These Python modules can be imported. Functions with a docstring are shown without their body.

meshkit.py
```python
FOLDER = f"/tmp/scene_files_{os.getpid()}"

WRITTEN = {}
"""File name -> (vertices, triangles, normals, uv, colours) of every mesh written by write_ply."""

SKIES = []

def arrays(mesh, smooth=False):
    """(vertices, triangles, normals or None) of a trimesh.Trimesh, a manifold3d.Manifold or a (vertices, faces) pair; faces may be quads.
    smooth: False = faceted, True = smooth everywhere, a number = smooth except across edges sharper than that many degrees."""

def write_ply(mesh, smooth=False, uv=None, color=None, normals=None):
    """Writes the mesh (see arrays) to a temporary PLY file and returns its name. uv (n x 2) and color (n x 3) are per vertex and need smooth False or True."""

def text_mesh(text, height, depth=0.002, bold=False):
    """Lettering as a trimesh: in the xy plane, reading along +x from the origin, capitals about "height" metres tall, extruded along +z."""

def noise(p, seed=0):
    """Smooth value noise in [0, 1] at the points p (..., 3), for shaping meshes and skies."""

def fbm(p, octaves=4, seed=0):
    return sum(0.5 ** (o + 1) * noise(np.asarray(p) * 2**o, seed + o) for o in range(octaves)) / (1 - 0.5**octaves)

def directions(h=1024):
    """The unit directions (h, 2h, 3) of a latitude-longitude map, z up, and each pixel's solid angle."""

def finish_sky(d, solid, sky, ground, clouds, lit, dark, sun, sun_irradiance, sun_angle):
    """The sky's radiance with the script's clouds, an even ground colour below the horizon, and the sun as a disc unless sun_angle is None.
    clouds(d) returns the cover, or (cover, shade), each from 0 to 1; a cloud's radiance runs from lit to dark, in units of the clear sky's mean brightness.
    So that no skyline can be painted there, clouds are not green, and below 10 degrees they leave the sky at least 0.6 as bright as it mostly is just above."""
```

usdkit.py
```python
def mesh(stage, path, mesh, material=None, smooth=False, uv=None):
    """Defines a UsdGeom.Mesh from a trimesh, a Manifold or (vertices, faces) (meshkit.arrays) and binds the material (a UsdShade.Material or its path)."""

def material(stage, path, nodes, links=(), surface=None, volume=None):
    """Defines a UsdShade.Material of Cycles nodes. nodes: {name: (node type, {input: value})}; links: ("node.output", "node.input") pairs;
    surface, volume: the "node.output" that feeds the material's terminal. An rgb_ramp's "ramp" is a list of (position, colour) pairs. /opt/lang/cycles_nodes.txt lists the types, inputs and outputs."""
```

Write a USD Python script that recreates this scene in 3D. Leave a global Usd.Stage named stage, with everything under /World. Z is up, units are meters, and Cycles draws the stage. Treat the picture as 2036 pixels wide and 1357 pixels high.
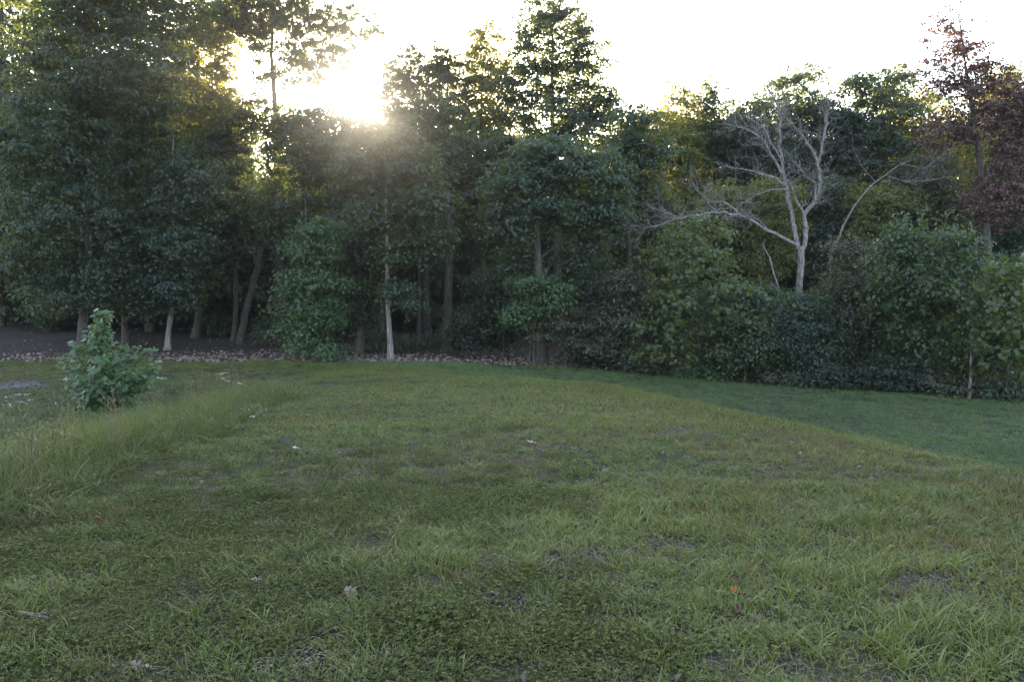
import math, random
import numpy as np
import usdkit, meshkit
from pxr import Usd, UsdGeom, UsdLux, UsdShade, Gf, Sdf, Vt

stage = Usd.Stage.CreateInMemory()
UsdGeom.SetStageUpAxis(stage, UsdGeom.Tokens.z)
UsdGeom.SetStageMetersPerUnit(stage, 1.0)
UsdGeom.Xform.Define(stage, '/World')
L = '/World/Looks'
UsdGeom.Scope.Define(stage, L)

# ------------------------------------------------------------------ camera, sky, sun, exposure
EYE = 1.6
F_PX = 1643.0                     # focal length in pixels of the 2036 px wide photograph
CX, CY, HORIZON = 1018.0, 678.5, 640.0
PITCH = -math.atan((CY - HORIZON) / F_PX)
EXPOSURE = 3.45
SKY_STRENGTH = 0.1
SUN_INTENSITY = 1.0
CP, SP = math.cos(PITCH), math.sin(PITCH)


def ray(px, py):
    """World direction, scaled to y = 1, of a pixel of the photograph."""
    u, v = (px - CX) / F_PX, (CY - py) / F_PX
    y, z = CP - v * SP, SP + v * CP
    return np.array([u / y, 1.0, z / y])


def at(px, py, d):
    return np.array([0, 0, EYE]) + ray(px, py) * d


cam = UsdGeom.Camera.Define(stage, '/World/camera')
cam.CreateFocalLengthAttr(18.0)
cam.CreateHorizontalApertureAttr(18.0 * 2036 / F_PX)
cam.CreateVerticalApertureAttr(18.0 * 1357 / F_PX)
cam.CreateExposureAttr(EXPOSURE)
cam.CreateFStopAttr(2.4)
cam.CreateFocusDistanceAttr(5.0)
cam.CreateClippingRangeAttr(Gf.Vec2f(0.05, 5000))
cx = UsdGeom.Xformable(cam)
cx.AddTranslateOp().Set(Gf.Vec3d(0, 0, EYE))
cx.AddRotateXOp().Set(90 + math.degrees(PITCH))

SUN = ray(716, 212)
SUN = SUN / np.linalg.norm(SUN)
SUN_EL, SUN_ROT = math.asin(SUN[2]), math.atan2(SUN[0], SUN[1])
sky_m = usdkit.material(stage, L + '/sky_look', {
    'sky': ('sky_texture', {'sky_type': 'single_scattering', 'sun_disc': False, 'sun_elevation': SUN_EL, 'sun_rotation': SUN_ROT,
                            'altitude': 150.0, 'air_density': 1.0, 'aerosol_density': 1.6, 'ozone_density': 1.0}),
    'wb': ('hsv', {'saturation': 0.82}),
    'bg': ('background_shader', {'strength': SKY_STRENGTH})}, [('sky.color', 'wb.color'), ('wb.color', 'bg.color')], surface='bg.background')
dome = UsdLux.DomeLight.Define(stage, '/World/sky')
UsdShade.MaterialBindingAPI.Apply(dome.GetPrim()).Bind(sky_m)
dome.GetPrim().SetCustomDataByKey('kind', 'structure')
sun = UsdLux.DistantLight.Define(stage, '/World/sun')
sun.CreateIntensityAttr(SUN_INTENSITY)
sun.CreateAngleAttr(0.53)
sun.CreateNormalizeAttr(True)
sun.CreateColorAttr(Gf.Vec3f(1.0, 0.80, 0.55))
zx = SUN
xx = np.cross([0, 0, 1.0], zx); xx /= np.linalg.norm(xx)
yx = np.cross(zx, xx)
UsdGeom.Xformable(sun).AddTransformOp().Set(Gf.Matrix4d(*xx, 0, *yx, 0, *zx, 0, 0, 0, 0, 1))

# ------------------------------------------------------------------ helpers
used = {}


def numbered(name, parent='/World'):
    k = used.get((parent, name), -1) + 1
    used[(parent, name)] = k
    return f'{parent}/{name}' if k == 0 else f'{parent}/{name}_{k:03d}'


def tag(prim, label=None, category=None, group=None, kind=None):
    for k, v in (('label', label), ('category', category), ('group', group), ('kind', kind)):
        if v:
            prim.SetCustomDataByKey(k, v)
    return prim


def thing(name, label, category, loc=(0, 0, 0), group=None, rotz=0.0):
    x = UsdGeom.Xform.Define(stage, numbered(name))
    x.AddTranslateOp().Set(Gf.Vec3d(*map(float, loc)))
    if rotz:
        x.AddRotateZOp().Set(rotz)
    return tag(x.GetPrim(), label, category, group)


def part(name, mesh, mat, parent=None, smooth=False, label=None, kind=None):
    """One Mesh prim under parent (a prim), or top level."""
    path = numbered(name, str(parent.GetPath()) if parent else '/World')
    m = usdkit.mesh(stage, path, mesh, mat, smooth=smooth)
    return tag(m.GetPrim(), label, kind=kind)


def cat(meshes):
    vs, fs, n = [], [], 0
    for v, f in meshes:
        if len(v):
            vs.append(v); fs.append(np.asarray(f) + n); n += len(v)
    if not vs:
        return np.zeros((0, 3)), np.zeros((0, 3), int)
    return np.vstack(vs), np.vstack(fs)


def tube(pts, radii, sides=7, cap=True):
    pts = np.asarray(pts, float)
    radii = np.broadcast_to(np.asarray(radii, float), len(pts))
    t = np.gradient(pts, axis=0)
    t /= np.linalg.norm(t, axis=1, keepdims=True) + 1e-12
    ref = np.array([0.0, 1.0, 0.0]) if abs(t[:, 1]).mean() < 0.8 else np.array([1.0, 0, 0])
    a = np.cross(t, ref); a /= np.linalg.norm(a, axis=1, keepdims=True) + 1e-12
    b = np.cross(t, a)
    th = np.arange(sides) / sides * 2 * np.pi
    v = pts[:, None] + radii[:, None, None] * (np.cos(th)[None, :, None] * a[:, None] + np.sin(th)[None, :, None] * b[:, None])
    n = len(pts)
    i, j = np.meshgrid(np.arange(n - 1), np.arange(sides), indexing='ij')
    j2 = (j + 1) % sides
    q = np.stack([i * sides + j, (i + 1) * sides + j, (i + 1) * sides + j2, i * sides + j2], -1).reshape(-1, 4)
    f = np.vstack([q[:, [0, 1, 2]], q[:, [0, 2, 3]]])
    v = v.reshape(-1, 3)
    if cap:
        v = np.vstack([v, pts[-1]])
        k = len(v) - 1
        e = (n - 1) * sides
        f = np.vstack([f, [[e + s, k, e + (s + 1) % sides] for s in range(sides)]])
    return v, f


def path_between(p, q, rng, n=5, wob=0.06, rise=0.0):
    """A slightly crooked line from p to q; rise > 0 bows it upward."""
    p, q = np.asarray(p, float), np.asarray(q, float)
    t = np.linspace(0, 1, n)[:, None]
    ln = np.linalg.norm(q - p)
    w = rng.normal(0, wob * ln, (n, 3)) * np.sin(np.pi * t)
    out = p + (q - p) * t + w
    out[:, 2] += rise * ln * np.sin(np.pi * t[:, 0])
    return out


def unit(v):
    return v / (np.linalg.norm(v, axis=-1, keepdims=True) + 1e-12)


# ------------------------------------------------------------------ terrain
def sstep(t):
    t = np.clip(t, 0, 1)
    return t * t * (3 - 2 * t)


CY_ = np.array([-10, 0, 4.5, 8.6, 13.4, 19.5, 22.9, 27, 33, 60])
CX_ = np.array([11.5, 8.3, 6.9, 5.0, 3.6, 1.9, -0.3, -4.0, -10, -40])
EU = np.array([-0.9, -0.62, -0.1, 0.11, 0.35, 0.62, 0.9])
EY = np.array([36.0, 35.5, 33.5, 33.0, 30.0, 28.0, 26.0])
ZE = np.array([-0.1, -0.1, 0.0, -0.3, -0.78, -0.98, -1.1])
SL = np.array([0.09, 0.09, 0.02, 0.03, 0.06, 0.06, 0.06])


def height(x, y):
    x, y = np.asarray(x, float), np.asarray(y, float)
    u = x / np.maximum(y, 3.0)
    edge, ze = np.interp(u, EU, EY), np.interp(u, EU, ZE)
    s = x - np.interp(y, CY_, CX_)
    t = np.clip((y - 15) / (edge - 15), 0, 1)
    low = ze + (-1.4 - ze) * (1 - t) ** 1.3 * np.clip(0.35 + (u + 0.02) / 0.25, 0.0, 1.0)
    z = low * sstep(s / 4.6)
    z = z + np.where(s < 0, ze * sstep((y - 24) / 10) * sstep(-u / 0.2), 0)
    z = z - 0.95 * sstep((-4.7 - x) / 4.0) * (1 - sstep((y - 17) / 17.0)) * sstep((y + 6) / 6)
    z = z + 0.10 * np.exp(-((x - np.interp(y, CY_, CX_) + 2.5) / 3.0) ** 2) * (1 - sstep((y - 18) / 12))
    over = np.maximum(y - edge, 0)
    slope = np.interp(u, EU, SL)
    z = z + np.where(over < 12, over * slope, 12 * slope + (np.minimum(over, 170) - 12) * np.maximum(slope, 0.075))
    p = np.stack([x * 0.45, y * 0.45, 0 * x], -1)
    z = z + (meshkit.fbm(p, 3, 4) - 0.5) * 0.10
    p2 = np.stack([x * 2.3, y * 2.3, 0 * x], -1)
    z = z + (meshkit.fbm(p2, 2, 9) - 0.5) * 0.035
    return z


Z0 = float(height(np.array([0.0]), np.array([0.0]))[0])


def edge_y(x, y):
    return np.interp(np.asarray(x, float) / np.maximum(y, 3.0), EU, EY)


def ground(px, py, far=90.0):
    """Where the pixel's line of sight meets the ground."""
    d = ray(px, py)
    ys = np.concatenate([np.arange(2.0, 12, 0.02), np.arange(12, far, 0.05)])
    below = EYE + d[2] * ys < height(d[0] * ys, ys)
    k = int(np.argmax(below)) if below.any() else len(ys) - 1
    y = ys[k]
    return np.array([d[0] * y, y, float(height(d[0] * y, y))])


def drop(x, y):
    return np.array([x, y, float(height(np.array([x]), np.array([y]))[0])])


def normals(x, y, e=0.15):
    gx = (height(x + e, y) - height(x - e, y)) / (2 * e)
    gy = (height(x, y + e) - height(x, y - e)) / (2 * e)
    return unit(np.stack([-gx, -gy, np.ones_like(gx)], -1))


# ------------------------------------------------------------------ materials
def leaf_look(name, cols, trans=0.30, tcol=(0.30, 0.36, 0.06), rough=0.42, scale=0.35, spec=0.5):
    """Leaves: colour varies leaf by leaf and clump by clump; light shines through."""
    n = {'geo': ('geometry', {}),
         'noise': ('noise_texture', {'scale': scale, 'detail': 2.0}),
         'add': ('math', {'math_type': 'multiply_add', 'value2': 0.45, 'value3': 0.0}),
         'add2': ('math', {'math_type': 'add'}),
         'ramp': ('rgb_ramp', {'ramp': [(i / (len(cols) - 1), c) for i, c in enumerate(cols)]}),
         'p': ('principled_bsdf', {'roughness': rough, 'specular_ior_level': spec}),
         'tc': ('mix_color', {'blend_type': 'mix', 'fac': 0.7, 'b': tcol}),
         't': ('translucent_bsdf', {}),
         'm': ('mix_closure', {'fac': trans}),
         'nm': ('math', {'math_type': 'multiply', 'value2': 0.55})}
    return usdkit.material(stage, f'{L}/{name}', n, [
        ('geo.position', 'noise.vector'), ('geo.random_per_island', 'add.value1'), ('noise.fac', 'nm.value1'),
        ('add.value', 'add2.value1'), ('nm.value', 'add2.value2'), ('add2.value', 'ramp.fac'), ('ramp.color', 'p.base_color'),
        ('ramp.color', 'tc.a'), ('tc.result', 't.color'), ('p.BSDF', 'm.closure1'), ('t.BSDF', 'm.closure2')], surface='m.closure')


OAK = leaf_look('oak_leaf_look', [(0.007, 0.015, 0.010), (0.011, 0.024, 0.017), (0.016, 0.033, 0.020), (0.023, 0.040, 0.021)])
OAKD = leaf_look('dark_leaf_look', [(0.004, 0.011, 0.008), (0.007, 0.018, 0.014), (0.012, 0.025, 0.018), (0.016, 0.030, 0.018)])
YEL = leaf_look('yellow_green_leaf_look', [(0.029, 0.050, 0.018), (0.052, 0.076, 0.025), (0.075, 0.096, 0.029), (0.097, 0.099, 0.033)], tcol=(0.50, 0.44, 0.06), trans=.45)
FRESH = leaf_look('fresh_leaf_look', [(0.018, 0.039, 0.016), (0.031, 0.059, 0.023), (0.047, 0.076, 0.028), (0.068, 0.087, 0.035)], tcol=(0.25, 0.40, 0.08))
SAPLING = leaf_look('sapling_leaf_look', [(0.021, 0.043, 0.018), (0.035, 0.065, 0.025), (0.053, 0.084, 0.031), (0.077, 0.098, 0.038)], tcol=(0.25, 0.40, 0.08))
MID = leaf_look('mid_green_leaf_look', [(0.012, 0.023, 0.010), (0.020, 0.035, 0.014), (0.031, 0.048, 0.017), (0.044, 0.056, 0.021)], tcol=(0.22, 0.30, 0.06))
LIME = leaf_look('pale_lobed_leaf_look', [(0.020, 0.034, 0.012), (0.034, 0.050, 0.016), (0.048, 0.063, 0.019), (0.072, 0.075, 0.029)], tcol=(0.35, 0.42, 0.08))
BLUE = leaf_look('bluish_leaf_look', [(0.010, 0.022, 0.016), (0.015, 0.031, 0.023), (0.022, 0.041, 0.026), (0.029, 0.049, 0.029)])
RED = leaf_look('russet_leaf_look', [(0.040, 0.028, 0.024), (0.072, 0.034, 0.030), (0.095, 0.042, 0.034), (0.055, 0.060, 0.026)], tcol=(0.22, 0.10, 0.06), trans=.22)
BROWN = leaf_look('bronze_leaf_look', [(0.018, 0.032, 0.015), (0.032, 0.039, 0.023), (0.043, 0.045, 0.028), (0.031, 0.051, 0.023)], tcol=(0.3, 0.24, 0.08))


def bark_look(name, a, b, scale=6.0):
    return usdkit.material(stage, f'{L}/{name}', {
        'tc': ('texture_coordinate', {}),
        'map': ('mapping', {'scale': (1.0, 1.0, 0.18)}),
        'n': ('noise_texture', {'scale': scale * 2, 'detail': 4.0, 'roughness': 0.65}),
        'v': ('voronoi_texture', {'scale': scale * 2.6, 'feature': 'distance_to_edge'}),
        'vr': ('map_range', {'from_min': 0.0, 'from_max': 0.12, 'clamp': True}),
        'ramp': ('rgb_ramp', {'ramp': [(0.3, a), (0.7, b)]}),
        'mul': ('mix_color', {'blend_type': 'multiply', 'fac': 0.45}),
        'cc': ('combine_color', {}),
        'bump': ('bump', {'strength': 0.8, 'distance': 0.03}),
        'p': ('principled_bsdf', {'roughness': 0.85, 'specular_ior_level': 0.2})}, [
        ('tc.object', 'map.vector'), ('map.vector', 'n.vector'), ('map.vector', 'v.vector'), ('v.distance', 'vr.value'), ('n.fac', 'ramp.fac'),
        ('vr.result', 'cc.r'), ('vr.result', 'cc.g'), ('vr.result', 'cc.b'), ('ramp.color', 'mul.a'), ('cc.color', 'mul.b'),
        ('mul.result', 'p.base_color'), ('vr.result', 'bump.height'), ('bump.normal', 'p.normal')], surface='p.BSDF')


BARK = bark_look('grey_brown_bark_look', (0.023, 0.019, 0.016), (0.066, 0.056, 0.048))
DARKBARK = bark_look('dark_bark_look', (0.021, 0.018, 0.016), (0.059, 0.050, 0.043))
PALEBARK = bark_look('pale_bark_look', (0.072, 0.064, 0.060), (0.168, 0.152, 0.140), 4.0)
DEADWOOD = bark_look('weathered_dead_wood_look', (0.081, 0.072, 0.070), (0.197, 0.179, 0.174), 5.0)


OLDWOOD = bark_look('dull_dead_wood_look', (0.055, 0.048, 0.046), (0.14, 0.125, 0.12), 5.0)


def blade_look(name, greens, dry, dry_lo=0.5, dry_hi=0.68, trans=0.3, scale=0.9, spec=0.3, rough=0.5):
    """Grass: greens vary blade by blade; straw-coloured where a patch has dried."""
    n = {'geo': ('geometry', {}),
         'n1': ('noise_texture', {'scale': scale, 'detail': 4.0, 'roughness': 0.65}),
         'n2': ('noise_texture', {'scale': 0.22, 'detail': 2.0}),
         'rs': ('math', {'math_type': 'multiply_add', 'value2': 0.5, 'value3': -0.25}),
         'sum': ('math', {'math_type': 'add'}),
         'mr': ('map_range', {'from_min': dry_lo, 'from_max': dry_hi, 'clamp': True}),
         'ra': ('math', {'math_type': 'multiply', 'value2': 0.6}),
         'rb': ('math', {'math_type': 'multiply_add', 'value2': 0.5}),
         'ramp': ('rgb_ramp', {'ramp': [(i / (len(greens) - 1), c) for i, c in enumerate(greens)]}),
         'ramp2': ('rgb_ramp', {'ramp': [(i / (len(dry) - 1), c) for i, c in enumerate(dry)]}),
         'mix': ('mix_color', {'blend_type': 'mix'}),
         'p': ('principled_bsdf', {'roughness': rough, 'specular_ior_level': spec}),
         't': ('translucent_bsdf', {}), 'm': ('mix_closure', {'fac': trans})}
    return usdkit.material(stage, f'{L}/{name}', n, [
        ('geo.position', 'n1.vector'), ('geo.position', 'n2.vector'), ('geo.random_per_island', 'rs.value1'), ('rs.value', 'sum.value1'), ('n1.fac', 'sum.value2'),
        ('sum.value', 'mr.value'), ('geo.random_per_island', 'ra.value1'), ('n2.fac', 'rb.value1'), ('ra.value', 'rb.value3'), ('rb.value', 'ramp.fac'),
        ('geo.random_per_island', 'ramp2.fac'), ('mr.result', 'mix.fac'), ('ramp.color', 'mix.a'), ('ramp2.color', 'mix.b'),
        ('mix.result', 'p.base_color'), ('mix.result', 't.color'), ('p.BSDF', 'm.closure1'), ('t.BSDF', 'm.closure2')], surface='m.closure')


DRY = [(0.11, 0.085, 0.045), (0.17, 0.135, 0.07), (0.24, 0.19, 0.105)]
GRASS = blade_look('lawn_grass_look', [(0.034, 0.047, 0.015), (0.089, 0.112, 0.025), (0.135, 0.158, 0.036), (0.180, 0.194, 0.042), (0.222, 0.218, 0.051), (0.255, 0.273, 0.066)], DRY, 0.54, 0.74)
GRASSY = blade_look('drying_lawn_grass_look', [(0.048, 0.048, 0.013), (0.121, 0.109, 0.024), (0.181, 0.148, 0.033), (0.232, 0.172, 0.041), (0.275, 0.186, 0.048)], DRY, 0.40, 0.62)
LOWGRASS = blade_look('lower_lawn_grass_look', [(0.075, 0.106, 0.042), (0.110, 0.150, 0.059), (0.144, 0.181, 0.070), (0.181, 0.206, 0.084)], [(0.13, 0.105, 0.065), (0.18, 0.14, 0.095)], 0.47, 0.60, scale=0.6, spec=0.12, rough=0.6)
TALL = blade_look('tall_grass_look', [(0.058, 0.078, 0.020), (0.099, 0.119, 0.028), (0.139, 0.144, 0.039), (0.184, 0.162, 0.053)], [(0.16, 0.13, 0.08), (0.25, 0.2, 0.12)], 0.58, 0.72)
COVER = blade_look('clover_look', [(0.030, 0.038, 0.015), (0.068, 0.080, 0.022), (0.114, 0.125, 0.029), (0.165, 0.165, 0.038), (0.226, 0.194, 0.046)], [(0.065, 0.048, 0.034), (0.095, 0.07, 0.05)], 0.54, 0.70, trans=0.2, scale=1.4, spec=0.15, rough=0.6)
STRAW = blade_look('dead_grass_look', [(0.16, 0.085, 0.055), (0.21, 0.12, 0.08)], [(0.18, 0.11, 0.075), (0.24, 0.16, 0.11)])
THATCH = blade_look('thatch_look', [(0.083, 0.068, 0.050), (0.132, 0.110, 0.079), (0.110, 0.121, 0.055)], [(0.09, 0.07, 0.055), (0.17, 0.14, 0.115)])
SEED = blade_look('seed_head_look', [(0.169, 0.130, 0.078), (0.221, 0.176, 0.111)], [(0.22, 0.17, 0.11), (0.36, 0.30, 0.2)])


def plain(name, c, rough=0.7, c2=None, scale=40.0, trans=0.0):
    n = {'geo': ('geometry', {}), 'n': ('noise_texture', {'scale': scale, 'detail': 3.0}), 'ramp': ('rgb_ramp', {'ramp': [(0.35, c), (0.65, c2 or c)]}),
         'p': ('principled_bsdf', {'roughness': rough, 'specular_ior_level': 0.1})}
    ln = [('geo.position', 'n.vector'), ('n.fac', 'ramp.fac'), ('ramp.color', 'p.base_color')]
    return usdkit.material(stage, f'{L}/{name}', n, ln, surface='p.BSDF')


# the soil: bare earth and thatch under the grass, leaf mould on the forest floor
GROUND = usdkit.material(stage, L + '/earth_look', {
    'geo': ('geometry', {}),
    'n': ('noise_texture', {'scale': 1.1, 'detail': 6.0, 'roughness': 0.7}),
    'nf': ('noise_texture', {'scale': 38.0, 'detail': 4.0, 'roughness': 0.7}),
    'soil': ('rgb_ramp', {'ramp': [(0.30, (0.020, 0.021, 0.013)), (0.48, (0.034, 0.033, 0.021)), (0.58, (0.056, 0.047, 0.034)), (0.75, (0.09, 0.072, 0.054))]}),
    'fine': ('rgb_ramp', {'ramp': [(0.3, (0.45, 0.43, 0.42)), (0.55, (1, 1, 1)), (0.72, (1.7, 1.6, 1.5))]}),
    'mul': ('mix_color', {'blend_type': 'multiply', 'fac': 0.9, 'use_clamp': False}),
    'att': ('attribute', {'attribute': 'forest'}),
    'mould': ('rgb_ramp', {'ramp': [(0.25, (0.018, 0.013, 0.011)), (0.5, (0.036, 0.027, 0.023)), (0.72, (0.075, 0.058, 0.052))]}),
    'mixf': ('mix_color', {'blend_type': 'mix'}),
    'bump': ('bump', {'strength': 0.7, 'distance': 0.02}),
    'p': ('principled_bsdf', {'roughness': 0.95, 'specular_ior_level': 0.1})}, [
    ('geo.position', 'n.vector'), ('geo.position', 'nf.vector'), ('n.fac', 'soil.fac'), ('nf.fac', 'fine.fac'), ('soil.color', 'mul.a'), ('fine.color', 'mul.b'),
    ('nf.fac', 'mould.fac'), ('mul.result', 'mixf.a'), ('mould.color', 'mixf.b'), ('att.fac', 'mixf.fac'), ('mixf.result', 'p.base_color'),
    ('nf.fac', 'bump.height'), ('bump.normal', 'p.normal')], surface='p.BSDF')

# ------------------------------------------------------------------ the ground, one sheet to the horizon
def axis(lo, hi, fine_lo, fine_hi, step, grow=1.16):
    out, s, p = list(np.arange(fine_lo, fine_hi + 1e-6, step)), step, fine_hi
    while p < hi:
        s *= grow; p += s; out.append(min(p, hi))
    s, p, left = step, fine_lo, []
    while p > lo:
        s *= grow; p -= s; left.append(max(p, lo))
    return np.array(left[::-1] + out)


gx, gy = axis(-900, 900, -24, 24, 0.22), axis(-300, 1500, 1.5, 44, 0.22)
X, Y = np.meshgrid(gx, gy, indexing='ij')
Zg = height(X, Y)
gv = np.stack([X, Y, Zg], -1).reshape(-1, 3)
i, j = np.meshgrid(np.arange(len(gx) - 1), np.arange(len(gy) - 1), indexing='ij')
k0 = (i * len(gy) + j).ravel()
quad = np.stack([k0, k0 + len(gy), k0 + len(gy) + 1, k0 + 1], 1)
gm = usdkit.mesh(stage, '/World/ground', (gv, quad), GROUND, smooth=True)
edge_n = (meshkit.fbm(np.stack([gv[:, 0] * 0.5, gv[:, 1] * 0.5, 0 * gv[:, 0]], -1), 3, 21) - 0.5) * 3.0
fo = sstep((gv[:, 1] - edge_y(gv[:, 0], gv[:, 1]) + edge_n + 0.4) / 1.2)
UsdGeom.PrimvarsAPI(gm).CreatePrimvar('forest', Sdf.ValueTypeNames.FloatArray, 'vertex').Set(Vt.FloatArray.FromNumpy(fo.astype(np.float32)))
tag(gm.GetPrim(), kind='structure')
used[('/World', 'ground')] = 0

# ------------------------------------------------------------------ leaves and trees
LEAF = np.array([[0, -0.5, 0], [0.29, -0.05, 0.07], [0, 0.5, -0.06], [-0.29, -0.05, 0.07]])
LEAF_F = np.array([[0, 1, 2], [0, 2, 3]])
LOBED = np.array([[0, -0.5, 0], [0.42, -0.28, 0.05], [0.22, -0.02, 0.04], [0.40, 0.22, 0.02], [0.1, 0.2, 0], [0, 0.5, -0.08],
                  [-0.1, 0.2, 0], [-0.40, 0.22, 0.02], [-0.22, -0.02, 0.04], [-0.42, -0.28, 0.05]])
LOBED_F = np.array([[0, 1, 2], [2, 3, 4], [4, 5, 6], [6, 7, 8], [8, 9, 0], [0, 2, 4], [0, 4, 6], [0, 6, 8]])


def leaves(c, n, size, rng, shape=(LEAF, LEAF_F), axis_hint=None):
    """A leaf at every centre c, facing n."""
    sv, sf = shape
    n = unit(n)
    h = rng.normal(size=c.shape) if axis_hint is None else axis_hint + rng.normal(0, 0.6, c.shape)
    ay = unit(h - (h * n).sum(1, keepdims=True) * n)
    ax = np.cross(ay, n)
    s = (size * rng.uniform(0.5, 1.5, len(c)))[:, None, None]
    v = c[:, None] + s * (sv[None, :, :1] * ax[:, None] + sv[None, :, 1:2] * ay[:, None] + sv[None, :, 2:] * n[:, None])
    f = sf[None] + (np.arange(len(c)) * len(sv))[:, None, None]
    return v.reshape(-1, 3), f.reshape(-1, 3)


def clumps(center, r, rng, lai, leaf, per=34, flat=0.45, spread=0.55, shell=0.55, area=0.29):
    """Centres of leaf clumps in an ellipsoid and the leaves' points and normals."""
    r = np.asarray(r, float)
    total = max(60, int(LUSH * math.pi * r[0] * r[2] * lai / (area * leaf * leaf)))
    k = max(4, total // per)
    d = unit(rng.normal(size=(k, 3)))
    rad = rng.uniform(0, 1, k) ** (1 / 3.0)
    rad = shell * np.maximum(rad, rng.uniform(0, 1, k)) + (1 - shell) * rad
    cc = d * (rad * rng.uniform(0.72, 1.22, k))[:, None] * r
    cs = spread * rng.uniform(0.5, 1.4, k)
    idx = np.repeat(np.arange(k), per)
    off = rng.normal(size=(len(idx), 3)) * 0.55
    off[:, 2] *= flat
    # sprays droop outward: the farther from the clump's middle, the lower
    rr = np.hypot(off[:, 0], off[:, 1])
    off[:, 2] -= 0.22 * rr * rr
    p = cc[idx] + off * cs[idx][:, None]
    out = unit(cc[idx] / r)
    nn = np.array([0, 0, 0.55]) + 0.55 * out + 0.5 * unit(off) + rng.normal(0, 0.45, p.shape)
    hint = unit(off * [1, 1, 0.3]) + [0, 0, -0.35]
    return center + cc, center + p, nn, hint


LUSH = 1.75


def ptm(px, d):
    return px / F_PX * d


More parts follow.
